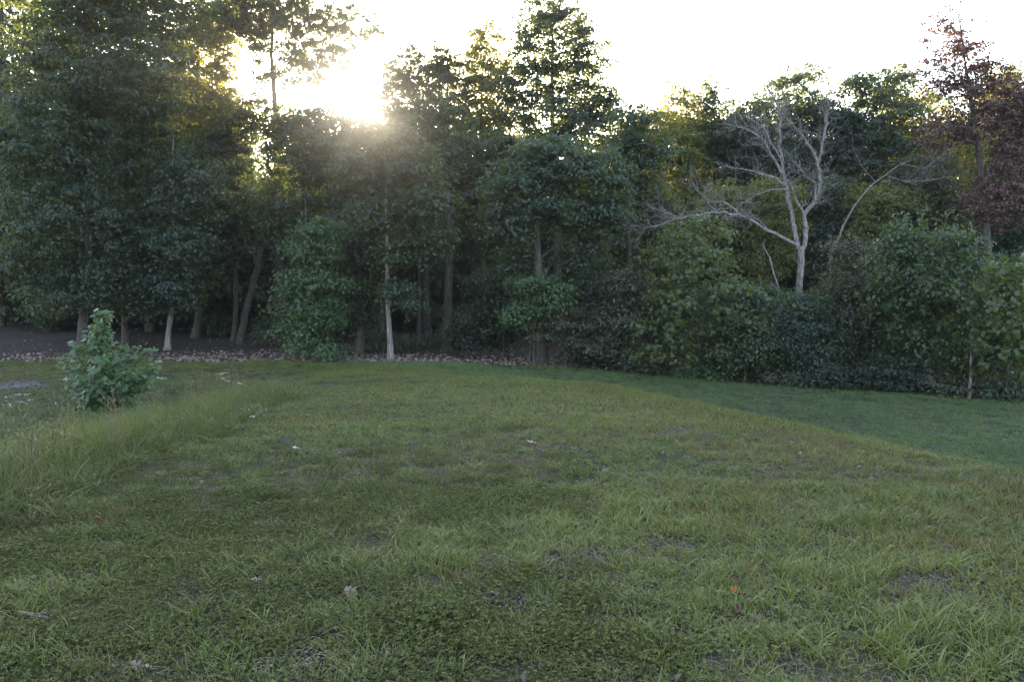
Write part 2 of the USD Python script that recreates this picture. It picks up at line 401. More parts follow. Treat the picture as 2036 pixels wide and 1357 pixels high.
def tree(name, label, category, base, dist, w_px, top, blobs, leaf_mat, bark, leaf=0.17, lai=2.6, seed=0, shape=(LEAF, LEAF_F), lean=None,
         twigs=5, spread=0.52, flat=0.36, limbs=True, group=None, per=50, stems=None, shoots=1.0):
    """A tree as the photograph shows it: base and top of its trunk and the masses of its crown as (px, py, half width, half height[, metres nearer, fullness]), all measured at its real distance."""
    rng = np.random.default_rng(seed * 7919 + 13)
    x = ray(base, 640)[0] * dist
    b = drop(x, dist)
    root = thing(name, label, category, b, group)
    tp = at(top[0], top[1], dist) - b
    r0 = max(ptm(w_px, dist) / 2, 0.012)
    if lean is not None:
        knots = np.array([[0, 0, -0.15]] + [at(*q, dist) - b for q in lean] + [tp])
        seg = np.r_[0, np.cumsum(np.linalg.norm(np.diff(knots, axis=0), axis=1))]
        ts = np.linspace(0, seg[-1], 16)
        pts = np.stack([np.interp(ts, seg, knots[:, a]) for a in range(3)], 1)
    else:
        tq = (np.linspace(0, 1, 16) ** 1.5)[:, None]
        pts = np.array([0, 0, -0.15]) + (tp + [0, 0, .15]) * tq
        pts[:, :2] += (np.sin(np.pi * tq) * rng.normal(0, .008, 2) + np.sin(2 * np.pi * tq) * rng.normal(0, .006, 2) + np.sin(5 * np.pi * tq) * rng.normal(0, .0015, 2)) * tp[2]
    pts[1:-1, :2] += rng.normal(0, min(r0 * 0.08, .012), (14, 2))
    tt = np.linspace(0, 1, 16) if lean is not None else np.linspace(0, 1, 16) ** 1.5
    rad = r0 * (1 - 0.93 * tt ** 1.15) * (1 + 0.75 * np.exp(-tt * 34 * (tp[2] / 12)))
    part('trunk', tube(pts, rad, 9), bark, root, smooth=True)
    for sx, sh in stems or ():
        q = path_between([sx * 0.4, 0.05, -0.1], [sx, rng.uniform(-.2, .2), sh], rng, 6, 0.04)
        part('stem', tube(q, r0 * 0.7 * np.linspace(1, 0.3, 6), 6), bark, root, smooth=True)
    cv = []
    for bl in blobs:
        px, py, rx, rz = bl[:4]
        near = bl[4] if len(bl) > 4 else 0.0
        full = bl[5] if len(bl) > 5 else 1.0
        d = dist - near
        c = at(px, py, d) - b
        r = np.array([ptm(rx, d), 0, ptm(rz, d)])
        r[1] = min(max(r[0] * 0.8, 0.5), 3.2)
        cc, p, n, hint = clumps(c, r, rng, lai * full, leaf, per, flat, spread, area=0.29 if shape[0] is LEAF else 0.42)
        cv.append(leaves(p, n, leaf, rng, shape, hint))
        m = int(shoots * (r[0] + r[2]) * 9) + 3
        dd = unit(rng.normal(size=(m, 3)) + [0, 0, .25])
        s0 = c + dd * r * rng.uniform(.8, 1.05, (m, 1))
        grow = unit(dd + rng.normal(0, .45, (m, 3)) + [0, 0, .25]) * rng.uniform(.25, .95, (m, 1)) * min(1.0, .35 + r[2] * .5)
        kk = np.repeat(np.arange(m), 11)
        tt_ = rng.uniform(0, 1, len(kk))[:, None]
        q = s0[kk] + grow[kk] * tt_ + rng.normal(0, 1, (len(kk), 3)) * leaf * .75 * (1.15 - tt_)
        q[:, 2] -= 0.18 * (tt_[:, 0] ** 2)
        cv.append(leaves(q, np.array([0, 0, .5]) + .5 * dd[kk] + rng.normal(0, .5, q.shape), leaf, rng, shape, unit(grow[kk])))
        if limbs:
            zz = np.clip(c[2] - 0.45 * math.hypot(c[0], c[1]) - 0.3, 0.25 * tp[2], 0.9 * tp[2])
            kk = int(np.argmin(abs(pts[:, 2] - zz)))
            a = pts[kk]
            lr = max(min(rad[kk] * 0.5, 0.016 * math.sqrt(r[0] * r[2]) + 0.012), 0.008)
            lp = path_between(a, c, rng, 7, 0.05, 0.05)
            ms = [tube(lp, np.linspace(lr, lr * 0.3, 7), 6)]
            for q in cc[rng.choice(len(cc), min(len(cc), twigs), replace=False)]:
                s = lp[rng.integers(2, 7)]
                ms.append(tube(path_between(s, q, rng, 4, 0.07, 0.04), np.linspace(lr * 0.4, max(lr * 0.1, 0.004), 4), 4))
            part('limb', cat(ms), bark, root, smooth=True)
    if cv:
        part('crown', cat(cv), leaf_mat, root)
    return root

# the layout of the wood as the photograph shows it
T, S = 'tree', 'shrub'
tree('oak_tree', 'broad dark oak with a pale grey lower trunk right behind the leafy sapling', T, 160, 37, 20, (170, -120),
     [(150, 430, 150, 90), (100, 280, 150, 110), (190, 110, 170, 120), (60, 520, 90, 55), (200, 540, 80, 45), (170, -40, 190, 90), (140, 585, 80, 32, .8)], OAK, BARK, seed=1)
tree('oak_tree', 'dark trunked tree at the very left edge, deep in the wood', T, 6, 56, 34, (0, -60),
     [(10, 380, 90, 120), (0, 180, 100, 110), (-20, 20, 110, 80), (20, 530, 80, 35)], OAKD, DARKBARK, seed=2)
tree('oak_tree', 'dark forked trunk deep in the wood, left of the pale trunk behind the sapling', T, 88, 58, 24, (95, -40),
     [(100, 420, 80, 90), (80, 220, 80, 110), (110, 60, 90, 80), (110, 545, 70, 35)], OAKD, DARKBARK, seed=3)
tree('oak_tree', 'mottled grey trunk between the leafy sapling and the slim pale trunk at left', T, 250, 41.5, 13, (265, -110),
     [(275, 330, 120, 100), (300, 460, 110, 65), (260, 160, 120, 110), (250, 545, 85, 45), (290, 10, 130, 90), (255, 598, 60, 26, .8)], OAK, BARK, seed=4)
tree('oak_tree', 'small tree with drooping low boughs and a slim pale trunk in the leaf litter', T, 332, 39, 11, (345, 260),
     [(330, 565, 62, 45, 1.0), (355, 490, 80, 45, 1.2), (290, 590, 50, 30, 0.8), (370, 380, 90, 80), (360, 575, 35, 30, 1.5)], BLUE, PALEBARK, seed=5)
tree('oak_tree', 'stout mottled trunk behind the slim pale one, its crown edged with sunlit yellow leaves', T, 388, 47, 15, (400, -90),
     [(400, 270, 85, 90), (395, 120, 85, 100), (430, 30, 60, 70), (380, 400, 80, 70), (445, 200, 40, 60, 0, 0.8), (395, 555, 45, 36)], YEL, BARK, seed=6)
tree('maple_tree', 'straight slender bare-stemmed tree with layered boughs, left of the leaning broken trunk', T, 463, 45, 10, (452, 180),
     [(438, 480, 46, 35, 1.0), (415, 435, 70, 35, 0.8), (470, 400, 70, 45), (440, 310, 70, 60), (470, 265, 50, 50), (410, 515, 40, 25, 1.2)], OAK, BARK, seed=7)
tree('maple_tree', 'thin dark stem standing close left of the straight slender one', T, 438, 49, 7, (440, 300),
     [(440, 380, 50, 50), (430, 460, 40, 35)], OAKD, DARKBARK, seed=8)
tree('oak_tree', 'tall open tree with a dark forked trunk against the bright sky left of the sun', T, 556, 44, 24, (548, -40),
     [(575, 35, 56, 38, 0, 1.1), (640, 36, 52, 36, 0, .9), (695, 40, 50, 28, 0, .7), (600, 105, 50, 32, 0, 1.1), (662, 105, 46, 36, 0, .9), (505, 60, 38, 52, 0, .9),
      (540, -20, 90, 42, 0, 1.1), (565, 150, 34, 18, 0, .8), (470, 20, 55, 44, 0, 1.1), (500, 215, 38, 34, 0, .9), (735, 62, 24, 16, 0, .7), (515, 145, 18, 26, 0, .6), (630, 155, 34, 16, 0, .7), (545, 235, 40, 22, 0, .9)],
     OAK, DARKBARK, seed=9, lean=[(556, 500), (552, 300), (546, 200), (540, 100)], twigs=8, spread=0.42)
tree('beech_tree', 'leafy young beech with flat layered sprays down to the leaf litter', T, 612, 34.5, 8, (606, 380),
     [(612, 575, 68, 18, 0.3), (640, 562, 60, 14, 0.8), (610, 610, 72, 18, 0.6), (640, 640, 45, 20, 1.0), (600, 655, 60, 18, 0.4), (620, 685, 60, 18, 0.6), (645, 700, 28, 12, 1.2),
      (606, 545, 56, 14), (660, 600, 22, 10, 0.5), (615, 500, 52, 22), (640, 455, 60, 20)], FRESH, BARK, leaf=0.15, seed=10, flat=0.22, spread=0.6, lai=3.0)
tree('maple_tree', 'bushy tree filling the space below the sun, thin stem showing in its middle', T, 607, 40, 9, (608, 240),
     [(590, 320, 95, 45), (560, 410, 85, 45), (655, 350, 70, 60), (640, 285, 80, 45), (690, 270, 60, 40), (660, 455, 60, 45), (585, 480, 44, 45), (580, 250, 60, 30, 0, .7), (690, 400, 50, 50), (715, 262, 46, 26, 0, 1.2), (645, 235, 62, 26, 0, .8), (592, 225, 40, 24, 0, .7), (560, 270, 40, 30)], OAK, BARK, seed=11)
tree('oak_tree', 'slender straight tree with a pale grey trunk, foremost at the leaf litter edge', T, 776, 34.2, 12, (770, 240),
     [(800, 355, 90, 40), (850, 410, 65, 35, 0.6), (870, 475, 36, 26, 0.8), (800, 500, 55, 32, 0.4), (725, 330, 70, 45), (790, 290, 70, 40), (745, 430, 45, 30, 0.4), (790, 578, 34, 22, 0.5), (815, 610, 22, 10, 0.6)], OAK, PALEBARK, seed=12)
tree('maple_tree', 'short leaning grey trunk left of the slender pale trunk, behind the leaf litter', T, 712, 38, 15, (748, 420),
     [(725, 585, 50, 35), (700, 520, 60, 45), (740, 480, 55, 50), (720, 620, 40, 20), (690, 440, 40, 40)], OAK, BARK, seed=13, lean=[(722, 630), (736, 560)])
tree('oak_tree', 'stout grey brown trunk right of the slender pale one, with a bare lower stem', T, 886, 40.5, 20, (890, 170),
     [(900, 320, 90, 55), (950, 380, 80, 55), (870, 250, 80, 55), (990, 450, 60, 55), (930, 470, 40, 36, -1), (1000, 300, 70, 50)], OAKD, BARK, seed=14)
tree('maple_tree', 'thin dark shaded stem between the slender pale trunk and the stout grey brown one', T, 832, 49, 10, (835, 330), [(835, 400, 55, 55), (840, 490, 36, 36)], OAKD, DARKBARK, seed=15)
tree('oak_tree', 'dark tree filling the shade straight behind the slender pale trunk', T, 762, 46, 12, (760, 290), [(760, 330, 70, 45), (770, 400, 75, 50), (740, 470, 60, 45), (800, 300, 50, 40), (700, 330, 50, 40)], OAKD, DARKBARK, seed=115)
tree('oak_tree', 'round headed tree just right of the sun on the skyline', T, 850, 50, 18, (850, 110),
     [(835, 128, 66, 40, 0, .9), (800, 200, 66, 48), (900, 190, 70, 55), (850, 262, 110, 50), (772, 258, 52, 30), (785, 155, 42, 28, 0, .8), (890, 125, 40, 36, 0, .8)], OAK, DARKBARK, seed=16)
tree('oak_tree', 'thin topped tree between the round headed one and the tallest tree on the skyline', T, 962, 50, 14, (966, 60),
     [(962, 72, 42, 32, 0, .7), (950, 130, 52, 44, 0, .8), (1000, 145, 42, 40, 0, .7), (970, 215, 75, 52), (965, 280, 70, 44)], YEL, DARKBARK, seed=17)
tree('oak_tree', 'tallest tree on the skyline, cone shaped dense crown in the middle of the photo', T, 1108, 47, 22, (1100, -5),
     [(1085, 22, 48, 36), (1055, 62, 38, 38), (1135, 45, 42, 44), (1090, 110, 88, 50), (1165, 120, 52, 50), (1050, 170, 76, 48), (1165, 190, 72, 52), (1085, 235, 110, 44), (1205, 215, 46, 48), (1150, 270, 110, 38)],
     OAK, DARKBARK, seed=18, lai=2.1, spread=0.55, per=44)
tree('oak_tree', 'big oak with dark thick trunk and level limb, below the tallest crown', T, 1078, 34, 24, (1060, 270),
     [(1120, 325, 110, 46), (1040, 370, 80, 46), (1190, 370, 66, 52), (1125, 420, 90, 36), (1215, 430, 44, 36), (1010, 440, 60, 45), (1100, 300, 80, 30, 0, .8), (1150, 490, 55, 40, -1.0), (1030, 520, 40, 40, -1)],
     BLUE, DARKBARK, seed=19, lean=[(1076, 620), (1070, 520), (1066, 440), (1058, 330)])
tree('oak_tree', 'dark trunk behind the tip of the dead tree\'s longest branch', T, 1256, 37.5, 16, (1250, 230),
     [(1225, 330, 60, 50), (1275, 310, 60, 50), (1290, 390, 55, 45, -1), (1265, 250, 55, 35, 0, .9), (1220, 500, 60, 50, -1), (1290, 480, 50, 50, -1)], OAK, DARKBARK, seed=20)
# understorey between the big oak and the right-hand saplings
tree('dogwood_tree', 'small tree with bronze leaves in flat tiers right of the thick dark trunk', T, 1125, 32.9, 6, (1120, 560),
     [(1140, 648, 60, 10, .5), (1100, 672, 55, 9, .8), (1160, 685, 46, 9, .8), (1120, 618, 50, 12), (1095, 640, 40, 10), (1190, 660, 30, 10)], BROWN, BARK, leaf=0.11, seed=21, flat=0.2, spread=0.5, lai=2.2)
tree('sapling', 'green sapling with thin stems in front of the thick dark trunk', 'sapling', 1062, 32.7, 5, (1060, 560),
     [(1030, 615, 38, 18, .4), (1085, 600, 42, 18), (1100, 575, 40, 20), (1020, 635, 22, 12, .5), (1060, 560, 40, 18)], FRESH, BARK, leaf=0.13, seed=22, flat=0.25, lai=2.4, stems=[(-0.5, 2.4), (0.45, 2.2)])
tree('shrub', 'low dark green shrub between the stout grey brown trunk and the thick dark trunk', S, 955, 37, 5, (955, 640),
     [(950, 665, 70, 30), (1000, 650, 50, 40), (930, 640, 40, 30)], OAKD, DARKBARK, leaf=0.13, seed=23)
tree('shrub', 'dark dull shrub left of the yellow green tiered sapling', S, 1235, 32.6, 6, (1235, 600),
     [(1235, 640, 60, 45), (1200, 690, 50, 32), (1265, 690, 45, 36), (1250, 570, 45, 45)], BROWN, DARKBARK, leaf=0.12, seed=24)
tree('sycamore_sapling', 'tall tiered sapling with yellow green leaves and thin straight stem', 'sapling', 1390, 31.2, 7, (1383, 440),
     [(1385, 460, 62, 34), (1385, 520, 82, 34), (1340, 570, 56, 26, .4), (1430, 565, 66, 28, .4), (1390, 610, 92, 26, .3), (1330, 650, 56, 24, .6), (1440, 640, 56, 26, .4), (1330, 705, 60, 24, .8), (1400, 690, 66, 30, .2), (1330, 500, 40, 30)],
     LIME, BARK, leaf=0.15, shape=(LOBED, LOBED_F), seed=25, flat=0.16, lai=0.85, per=26, spread=0.7)
tree('shrub', 'bright green rounded shrub right of the tiered yellow green sapling', S, 1480, 30.4, 5, (1478, 620),
     [(1475, 650, 50, 26), (1500, 690, 55, 32), (1450, 700, 40, 28), (1480, 725, 50, 16)], MID, BARK, leaf=0.13, seed=26)
tree('shrub', 'bluish green feathery shrub in front of the dead tree\'s trunk', S, 1592, 31.0, 7, (1590, 580),
     [(1590, 610, 60, 30), (1560, 650, 70, 36), (1630, 650, 70, 36), (1600, 700, 85, 34), (1660, 690, 40, 36)], BLUE, BARK, leaf=0.11, seed=27, per=44)
tree('shrub', 'dark thicket of small dull leaves between the feathery shrub and the round green tree', S, 1700, 31.5, 6, (1700, 520),
     [(1695, 560, 55, 45), (1710, 620, 60, 50), (1690, 680, 55, 40), (1730, 700, 50, 40), (1690, 500, 45, 30)], BROWN, DARKBARK, leaf=0.12, seed=28)
tree('walnut_tree', 'round dense bright green tree at right, standing before the red leaved tree', T, 1850, 29.0, 8, (1845, 450),
     [(1845, 470, 75, 46), (1790, 520, 62, 50), (1910, 520, 58, 52), (1850, 560, 105, 56), (1790, 620, 62, 46), (1900, 620, 62, 46), (1840, 670, 75, 36)],
     MID, BARK, leaf=0.17, seed=29, flat=0.35, stems=[(-0.5, 2.2), (0.4, 2.0)], lai=1.7, spread=0.62)
tree('sycamore_sapling', 'pale stemmed sapling with large yellow green leaves near the right edge', 'sapling', 1928, 27.4, 6, (1935, 560),
     [(1930, 640, 36, 30, 0, .8), (1960, 690, 46, 26, 0, .7), (1915, 590, 34, 30, 0, .8)], LIME, PALEBARK, leaf=0.16, shape=(LOBED, LOBED_F), seed=30, lai=1.2, per=16)
tree('sycamore_sapling', 'big leaved light green sapling cut by the right edge', 'sapling', 2008, 27.0, 7, (2008, 510),
     [(2005, 545, 28, 30), (1990, 600, 42, 34), (2035, 590, 36, 40), (2010, 650, 62, 34), (2000, 710, 55, 34, 0, .8), (2050, 680, 45, 40)], LIME, BARK, leaf=0.17, shape=(LOBED, LOBED_F), seed=31, lai=1.4, per=20)
tree('red_leaved_tree', 'tall tree with thinning russet leaves and a grey trunk at the right edge', T, 1965, 40, 22, (1905, 20),
     [(1890, 60, 52, 38, 0, .3), (1920, 110, 50, 38, 0, .6), (1965, 150, 50, 36, 0, .9), (1900, 165, 52, 36, 0, .6), (1990, 210, 52, 45), (1850, 130, 46, 40, 0, .14), (1935, 240, 62, 40, 0, .8), (2010, 300, 60, 50), (1990, 400, 70, 55), (1880, 260, 50, 40, 0, .5), (2040, 220, 40, 60)],
     RED, BARK, leaf=0.15, seed=32, lai=2.1, lean=[(1962, 480), (1950, 330), (1930, 200)], twigs=9, spread=0.42)
# the trees behind, against the sky on the right
for k, (px, top, d, w, mat, blobs, lab) in enumerate([
    (1300, 215, 50, 12, YEL, [(1290, 250, 55, 34), (1265, 300, 60, 40), (1320, 310, 60, 45)], 'low yellowish crown on the skyline just right of the tallest tree'),
    (1362, 165, 52, 13, YEL, [(1355, 185, 30, 24, 0, .5), (1345, 235, 46, 36, 0, .8), (1390, 260, 46, 40), (1360, 310, 60, 45)], 'thin pointed crown on the skyline between the low yellowish crown and the dead tree'),
    (1420, 155, 52, 12, OAK, [(1412, 180, 26, 24, 0, .5), (1425, 230, 44, 34, 0, .8), (1440, 290, 55, 45)], 'narrow green crown on the skyline left of the dead tree'),
    (1500, 190, 50, 12, OAK, [(1500, 225, 40, 28, 0, .8), (1490, 280, 60, 46), (1530, 330, 60, 45)], 'grey green crown behind the dead tree\'s left branches'),
    (1585, 125, 51, 15, OAK, [(1590, 145, 40, 18, 0, .6), (1555, 165, 26, 18, 0, .5), (1575, 205, 62, 32, 0, .9), (1610, 240, 56, 40), (1570, 285, 80, 45)], 'flat topped crown standing above the top of the dead tree'),
    (1668, 190, 49, 12, OAKD, [(1665, 225, 46, 32, 0, .9), (1690, 275, 55, 46), (1640, 320, 55, 45)], 'dark crown right of the dead tree\'s right-hand fork'),
    (1740, 145, 48, 14, OAK, [(1705, 165, 26, 20, 0, .7), (1745, 175, 50, 34, 0, .9), (1790, 160, 28, 24, 0, .6), (1760, 240, 66, 45), (1730, 300, 70, 45)], 'dark ragged crown on the skyline left of the russet tree'),
    (1830, 180, 50, 13, YEL, [(1830, 230, 55, 45), (1880, 290, 60, 55), (1810, 310, 60, 50)], 'sunlit yellow crown glowing behind the russet tree'),
    (1985, 130, 54, 14, YEL, [(1990, 190, 55, 55), (2020, 270, 60, 60), (1960, 300, 60, 60)], 'yellow green crown behind the russet tree at the right edge'),
]):
    tree('forest_tree', lab, T, px, d, w, (px, top + 22), [(q[0], q[1], q[2] * 1.3, q[3] * 1.15) + tuple(q[4:]) for q in blobs] + [(px, 400, 70, 60, 0, .9), (px + 15, 500, 60, 50, 0, .8)], mat, BARK, seed=40 + k)
# the slope of pale yellow green growth behind the dead tree
for k, (px, d, mat, blobs, lab) in enumerate([
    (1440, 43, YEL, [(1440, 400, 60, 40), (1420, 450, 55, 40), (1470, 470, 55, 45)], 'pale yellow green small tree behind the dead tree\'s long left branch'),
    (1540, 42, YEL, [(1530, 390, 55, 40), (1545, 450, 50, 40), (1520, 520, 60, 45)], 'pale yellow green small tree just left of the dead tree\'s trunk'),
    (1640, 43, OAK, [(1640, 390, 55, 45), (1650, 470, 55, 50), (1635, 530, 50, 45)], 'green small tree just right of the dead tree\'s trunk'),
    (1745, 42, YEL, [(1740, 400, 60, 40), (1780, 410, 46, 36), (1735, 460, 50, 45)], 'yellowish small tree above the dark thicket, left of the round green tree'),
    (1850, 43, BROWN, [(1840, 350, 70, 46), (1880, 410, 60, 45), (1820, 420, 50, 40)], 'bronze tinged small tree above the round green tree'),
]):
    tree('small_tree', lab, T, px, d, 9, (px, blobs[0][1]), blobs, mat, BARK, leaf=0.14, seed=60 + k)

# low growth along the foot of the wood
for k, (px, d, mat, blobs, lab) in enumerate([
    (1385, 30.6, FRESH, [(1385, 745, 42, 14), (1420, 742, 30, 12)], 'low dark green bush at the foot of the tiered yellow green sapling'),
    (1310, 31.6, BROWN, [(1300, 715, 40, 22), (1270, 720, 36, 16)], 'low brownish bush left of the foot of the tiered sapling'),
    (1545, 30.0, BROWN, [(1540, 755, 52, 16), (1590, 752, 46, 16)], 'low drab bush below the bluish feathery shrub'),
    (1680, 29.6, OAKD, [(1680, 758, 55, 20), (1640, 745, 46, 26), (1720, 745, 46, 22)], 'low dark bush at the foot of the dull dark thicket'),
    (1790, 28.8, OAKD, [(1790, 762, 52, 20), (1830, 740, 55, 26), (1770, 730, 46, 26)], 'low dark bush below the left side of the round green tree'),
    (1900, 28.0, BROWN, [(1880, 765, 55, 18), (1930, 770, 46, 16)], 'low drab bush below the right side of the round green tree'),
    (2000, 27.2, OAKD, [(1990, 770, 50, 20), (2030, 770, 40, 26)], 'low dark bush at the right edge below the big leaved sapling'),
    (1165, 33.6, OAKD, [(1165, 705, 55, 22), (1210, 715, 40, 14)], 'low dark bush behind the bronze tiered tree'),
    (870, 42.5, OAKD, [(850, 680, 40, 18), (920, 685, 34, 16)], 'sparse low leaves around the foot of the stout grey brown trunk'),
    (745, 39.5, OAK, [(740, 675, 40, 22), (800, 680, 36, 18)], 'low leafy bush behind the slender pale trunk'),
    (1330, 33.5, OAKD, [(1320, 660, 60, 50), (1360, 600, 50, 40), (1290, 600, 40, 40)], 'dark shrub filling the space behind the left half of the tiered sapling'),
    (1440, 33.0, OAKD, [(1445, 610, 50, 50), (1430, 690, 55, 40), (1500, 590, 45, 40)], 'dark shrub behind the gap between the tiered sapling and the bright green shrub'),
    (1530, 32.6, FRESH, [(1525, 650, 40, 40), (1540, 600, 30, 30), (1535, 705, 45, 30)], 'green shrub between the bright green shrub and the feathery one'),
    (1655, 33.5, OAKD, [(1660, 600, 50, 50), (1640, 660, 50, 50), (1690, 640, 40, 40)], 'dark shrub under the foot of the leaning arched trunk'),
    (1765, 31.5, OAKD, [(1760, 600, 40, 50), (1750, 670, 45, 40), (1790, 690, 40, 35)], 'dark shrub behind the left flank of the round green tree'),
    (1890, 31.5, OAKD, [(1890, 670, 60, 45), (1840, 710, 50, 30), (1930, 710, 50, 30)], 'dark shrub behind the stems of the round green tree'),
    (1985, 30.5, OAKD, [(1985, 640, 55, 60), (2030, 680, 50, 60), (1960, 720, 50, 34), (2010, 560, 50, 50)], 'dark shrub behind the two pale leaved saplings at the right edge'),
    (1215, 34.5, OAKD, [(1215, 600, 50, 50), (1180, 560, 50, 45), (1160, 640, 40, 45)], 'dark shrub behind the bronze tiered tree, right of the thick dark trunk'),
    (1000, 36.5, OAKD, [(1000, 590, 45, 50), (975, 560, 50, 40)], 'dark shrub left of the thick dark trunk, above the low one'),
    (540, 42, OAK, [(530, 660, 32, 14), (560, 640, 40, 20)], 'low bush left of the young beech behind the leaf litter'),
]):
    tree('bush', lab, 'bush', px, d, 4, (px, blobs[0][1]), blobs, mat, DARKBARK, leaf=0.11, seed=80 + k, twigs=3, lai=2.2)

# deep wood: repeats of four trees behind everything that can be told apart
protos = []
rngd = np.random.default_rng(5)
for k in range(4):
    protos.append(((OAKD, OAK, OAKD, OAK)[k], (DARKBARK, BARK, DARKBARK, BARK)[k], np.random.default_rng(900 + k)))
spots, tries = [], 0
while len(spots) < 100 and tries < 9000:
    tries += 1
    d = rngd.uniform(50, 95)
    px = rngd.uniform(-160, 2200)
    x = ray(px, 640)[0] * d
    if d < edge_y(x, d) + 14 or any(math.hypot(x - a, d - b) < 3.0 for a, b, _ in spots):
        continue
    lim = 120 if px < 430 else 258 if px < 780 else 250 if px < 1230 else 235
    spots.append((x, d, lim + rngd.uniform(0, 60)))
spots.sort(key=lambda s: s[1])
first = {}
for n, (x, d, lim) in enumerate(spots):
    k = n % 4
    b = drop(x, d)
    top = EYE + (640 - lim) / F_PX * d
    sc = max((top - b[2]) / 12.5, 0.4)
    lab = 'dim tree deep in the shade of the wood behind the front trunks'
    root = thing('deep_forest_tree', lab, T, b, 'trees deep in the wood', rotz=float(rngd.uniform(0, 360)))
    UsdGeom.Xformable(root).AddScaleOp().Set(Gf.Vec3f(sc * 1.15, sc * 1.15, sc))
    if k not in first:
        first[k] = root
        mat, bark, rng = protos[k]
        tp = path_between([0, 0, -0.3], [rng.normal(0, .4), rng.normal(0, .4), 11.5], rng, 12, 0.015)
        part('trunk', tube(tp, 0.2 * np.linspace(1.15, 0.2, 12), 8), bark, root, smooth=True)
        cv = []
        for z in np.linspace(1.3 if k % 2 else 2.6, 11.3, 9):
            for q in range(3 if z < 9 else 2 if z < 10.5 else 1):
                a, rr = rng.uniform(0, 6.28), rng.uniform(0.6, 1.8) * (1.1 - z / 16)
                c = np.array([rr * math.cos(a), rr * math.sin(a), z + rng.normal(0, .3)])
                _, p, nn, hint = clumps(c, [1.9 * (1.25 - z / 18), 1.9 * (1.25 - z / 18), 1.0], rng, 1.5, 0.24, 34, 0.4, 0.65)
                cv.append(leaves(p, nn, 0.2, rng, axis_hint=hint))
                if q == 0:
                    part('limb', tube(path_between([tp[0, 0], 0, max(z - .9, .5)], c, rng, 5, .05), np.linspace(.06, .02, 5), 5), bark, root, smooth=True)
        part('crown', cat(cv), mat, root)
    else:
        root.GetReferences().AddInternalReference(first[k].GetPath())
        tag(root, lab, T, 'trees deep in the wood')
        root.SetInstanceable(True)

# the wood farther back, which reads as one dark mass
for n in range(58):
    right = n >= 30
    d = rngd.uniform(33, 46) if right else rngd.uniform(47, 62)
    x = ray(rngd.uniform(1230, 2120) if right else rngd.uniform(-60, 2100), 640)[0] * d
    if d < edge_y(x, d) + (4.5 if right else 11):
        continue
    b = drop(x, d)
    root = thing('undergrowth_shrub', 'dim shrub in the shade between the trunks of the wood', S, b, 'shrubs deep in the wood', rotz=float(rngd.uniform(0, 360)))
    UsdGeom.Xformable(root).AddScaleOp().Set(Gf.Vec3f(*([float(rngd.uniform(.8, 1.3))] * 3)))
    if 's' not in first:
        first['s'] = root
        rng = np.random.default_rng(66)
        cv = []
        for q in range(5):
            c = np.array([rng.normal(0, 1.0), rng.normal(0, .8), rng.uniform(.7, 1.9)])
            part('stem', tube(path_between([0, 0, -.2], c, rng, 5, .05), np.linspace(.03, .01, 5), 5), DARKBARK, root, smooth=True)
            _, p, nn, hint = clumps(c, [1.2, 1.2, .75], rng, 1.3, .17, 30, .4, .5)
            cv.append(leaves(p, nn, .17, rng, axis_hint=hint))
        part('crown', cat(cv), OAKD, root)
    else:
        root.GetReferences().AddInternalReference(first['s'].GetPath())
        root.SetInstanceable(True)
wood = UsdGeom.PointInstancer.Define(stage, '/World/distant_wood')
wp = []
for k in (0, 1):
    p = f'/World/distant_wood/tree_{k:03d}'
    UsdGeom.Xform.Define(stage, p).GetPrim().GetReferences().AddInternalReference(first[k].GetPath())
    x_ = UsdGeom.Xformable(stage.GetPrimAtPath(p))
    x_.SetXformOpOrder([])
    wp.append(Sdf.Path(p))
wood.CreatePrototypesRel().SetTargets(wp)
wpos, wsc = [], []
for n in range(900):
    d = rngd.uniform(92, 175)
    u = rngd.uniform(-0.95, 0.95)
    x = u * d
    if any(math.hypot(x - q[0], d - q[1]) < 3.6 for q in wpos):
        continue
    px = CX + u * F_PX
    lim = (170 if px < 430 else 300) + rngd.uniform(0, 70)
    z = float(height(np.array([x]), np.array([d]))[0])
    wpos.append((x, d, z))
    sc = float(np.clip((EYE + (640 - lim) / F_PX * d - z) / 12.5, 0.5, 1.6))
    wsc.append((1.1 * sc + .2, 1.1 * sc + .2, sc))
wood.CreateProtoIndicesAttr(Vt.IntArray([q % 2 for q in range(len(wpos))]))
wood.CreatePositionsAttr(Vt.Vec3fArray.FromNumpy(np.array(wpos, np.float32)))
wood.CreateScalesAttr(Vt.Vec3fArray.FromNumpy(np.array(wsc, np.float32)))
ya = rngd.uniform(0, np.pi, len(wpos))
wood.CreateOrientationsAttr(Vt.QuathArray([Gf.Quath(math.cos(q), 0, 0, math.sin(q)) for q in ya]))
tag(wood.GetPrim(), 'far dark wood seen only between the nearer trees', 'wood', kind='stuff')

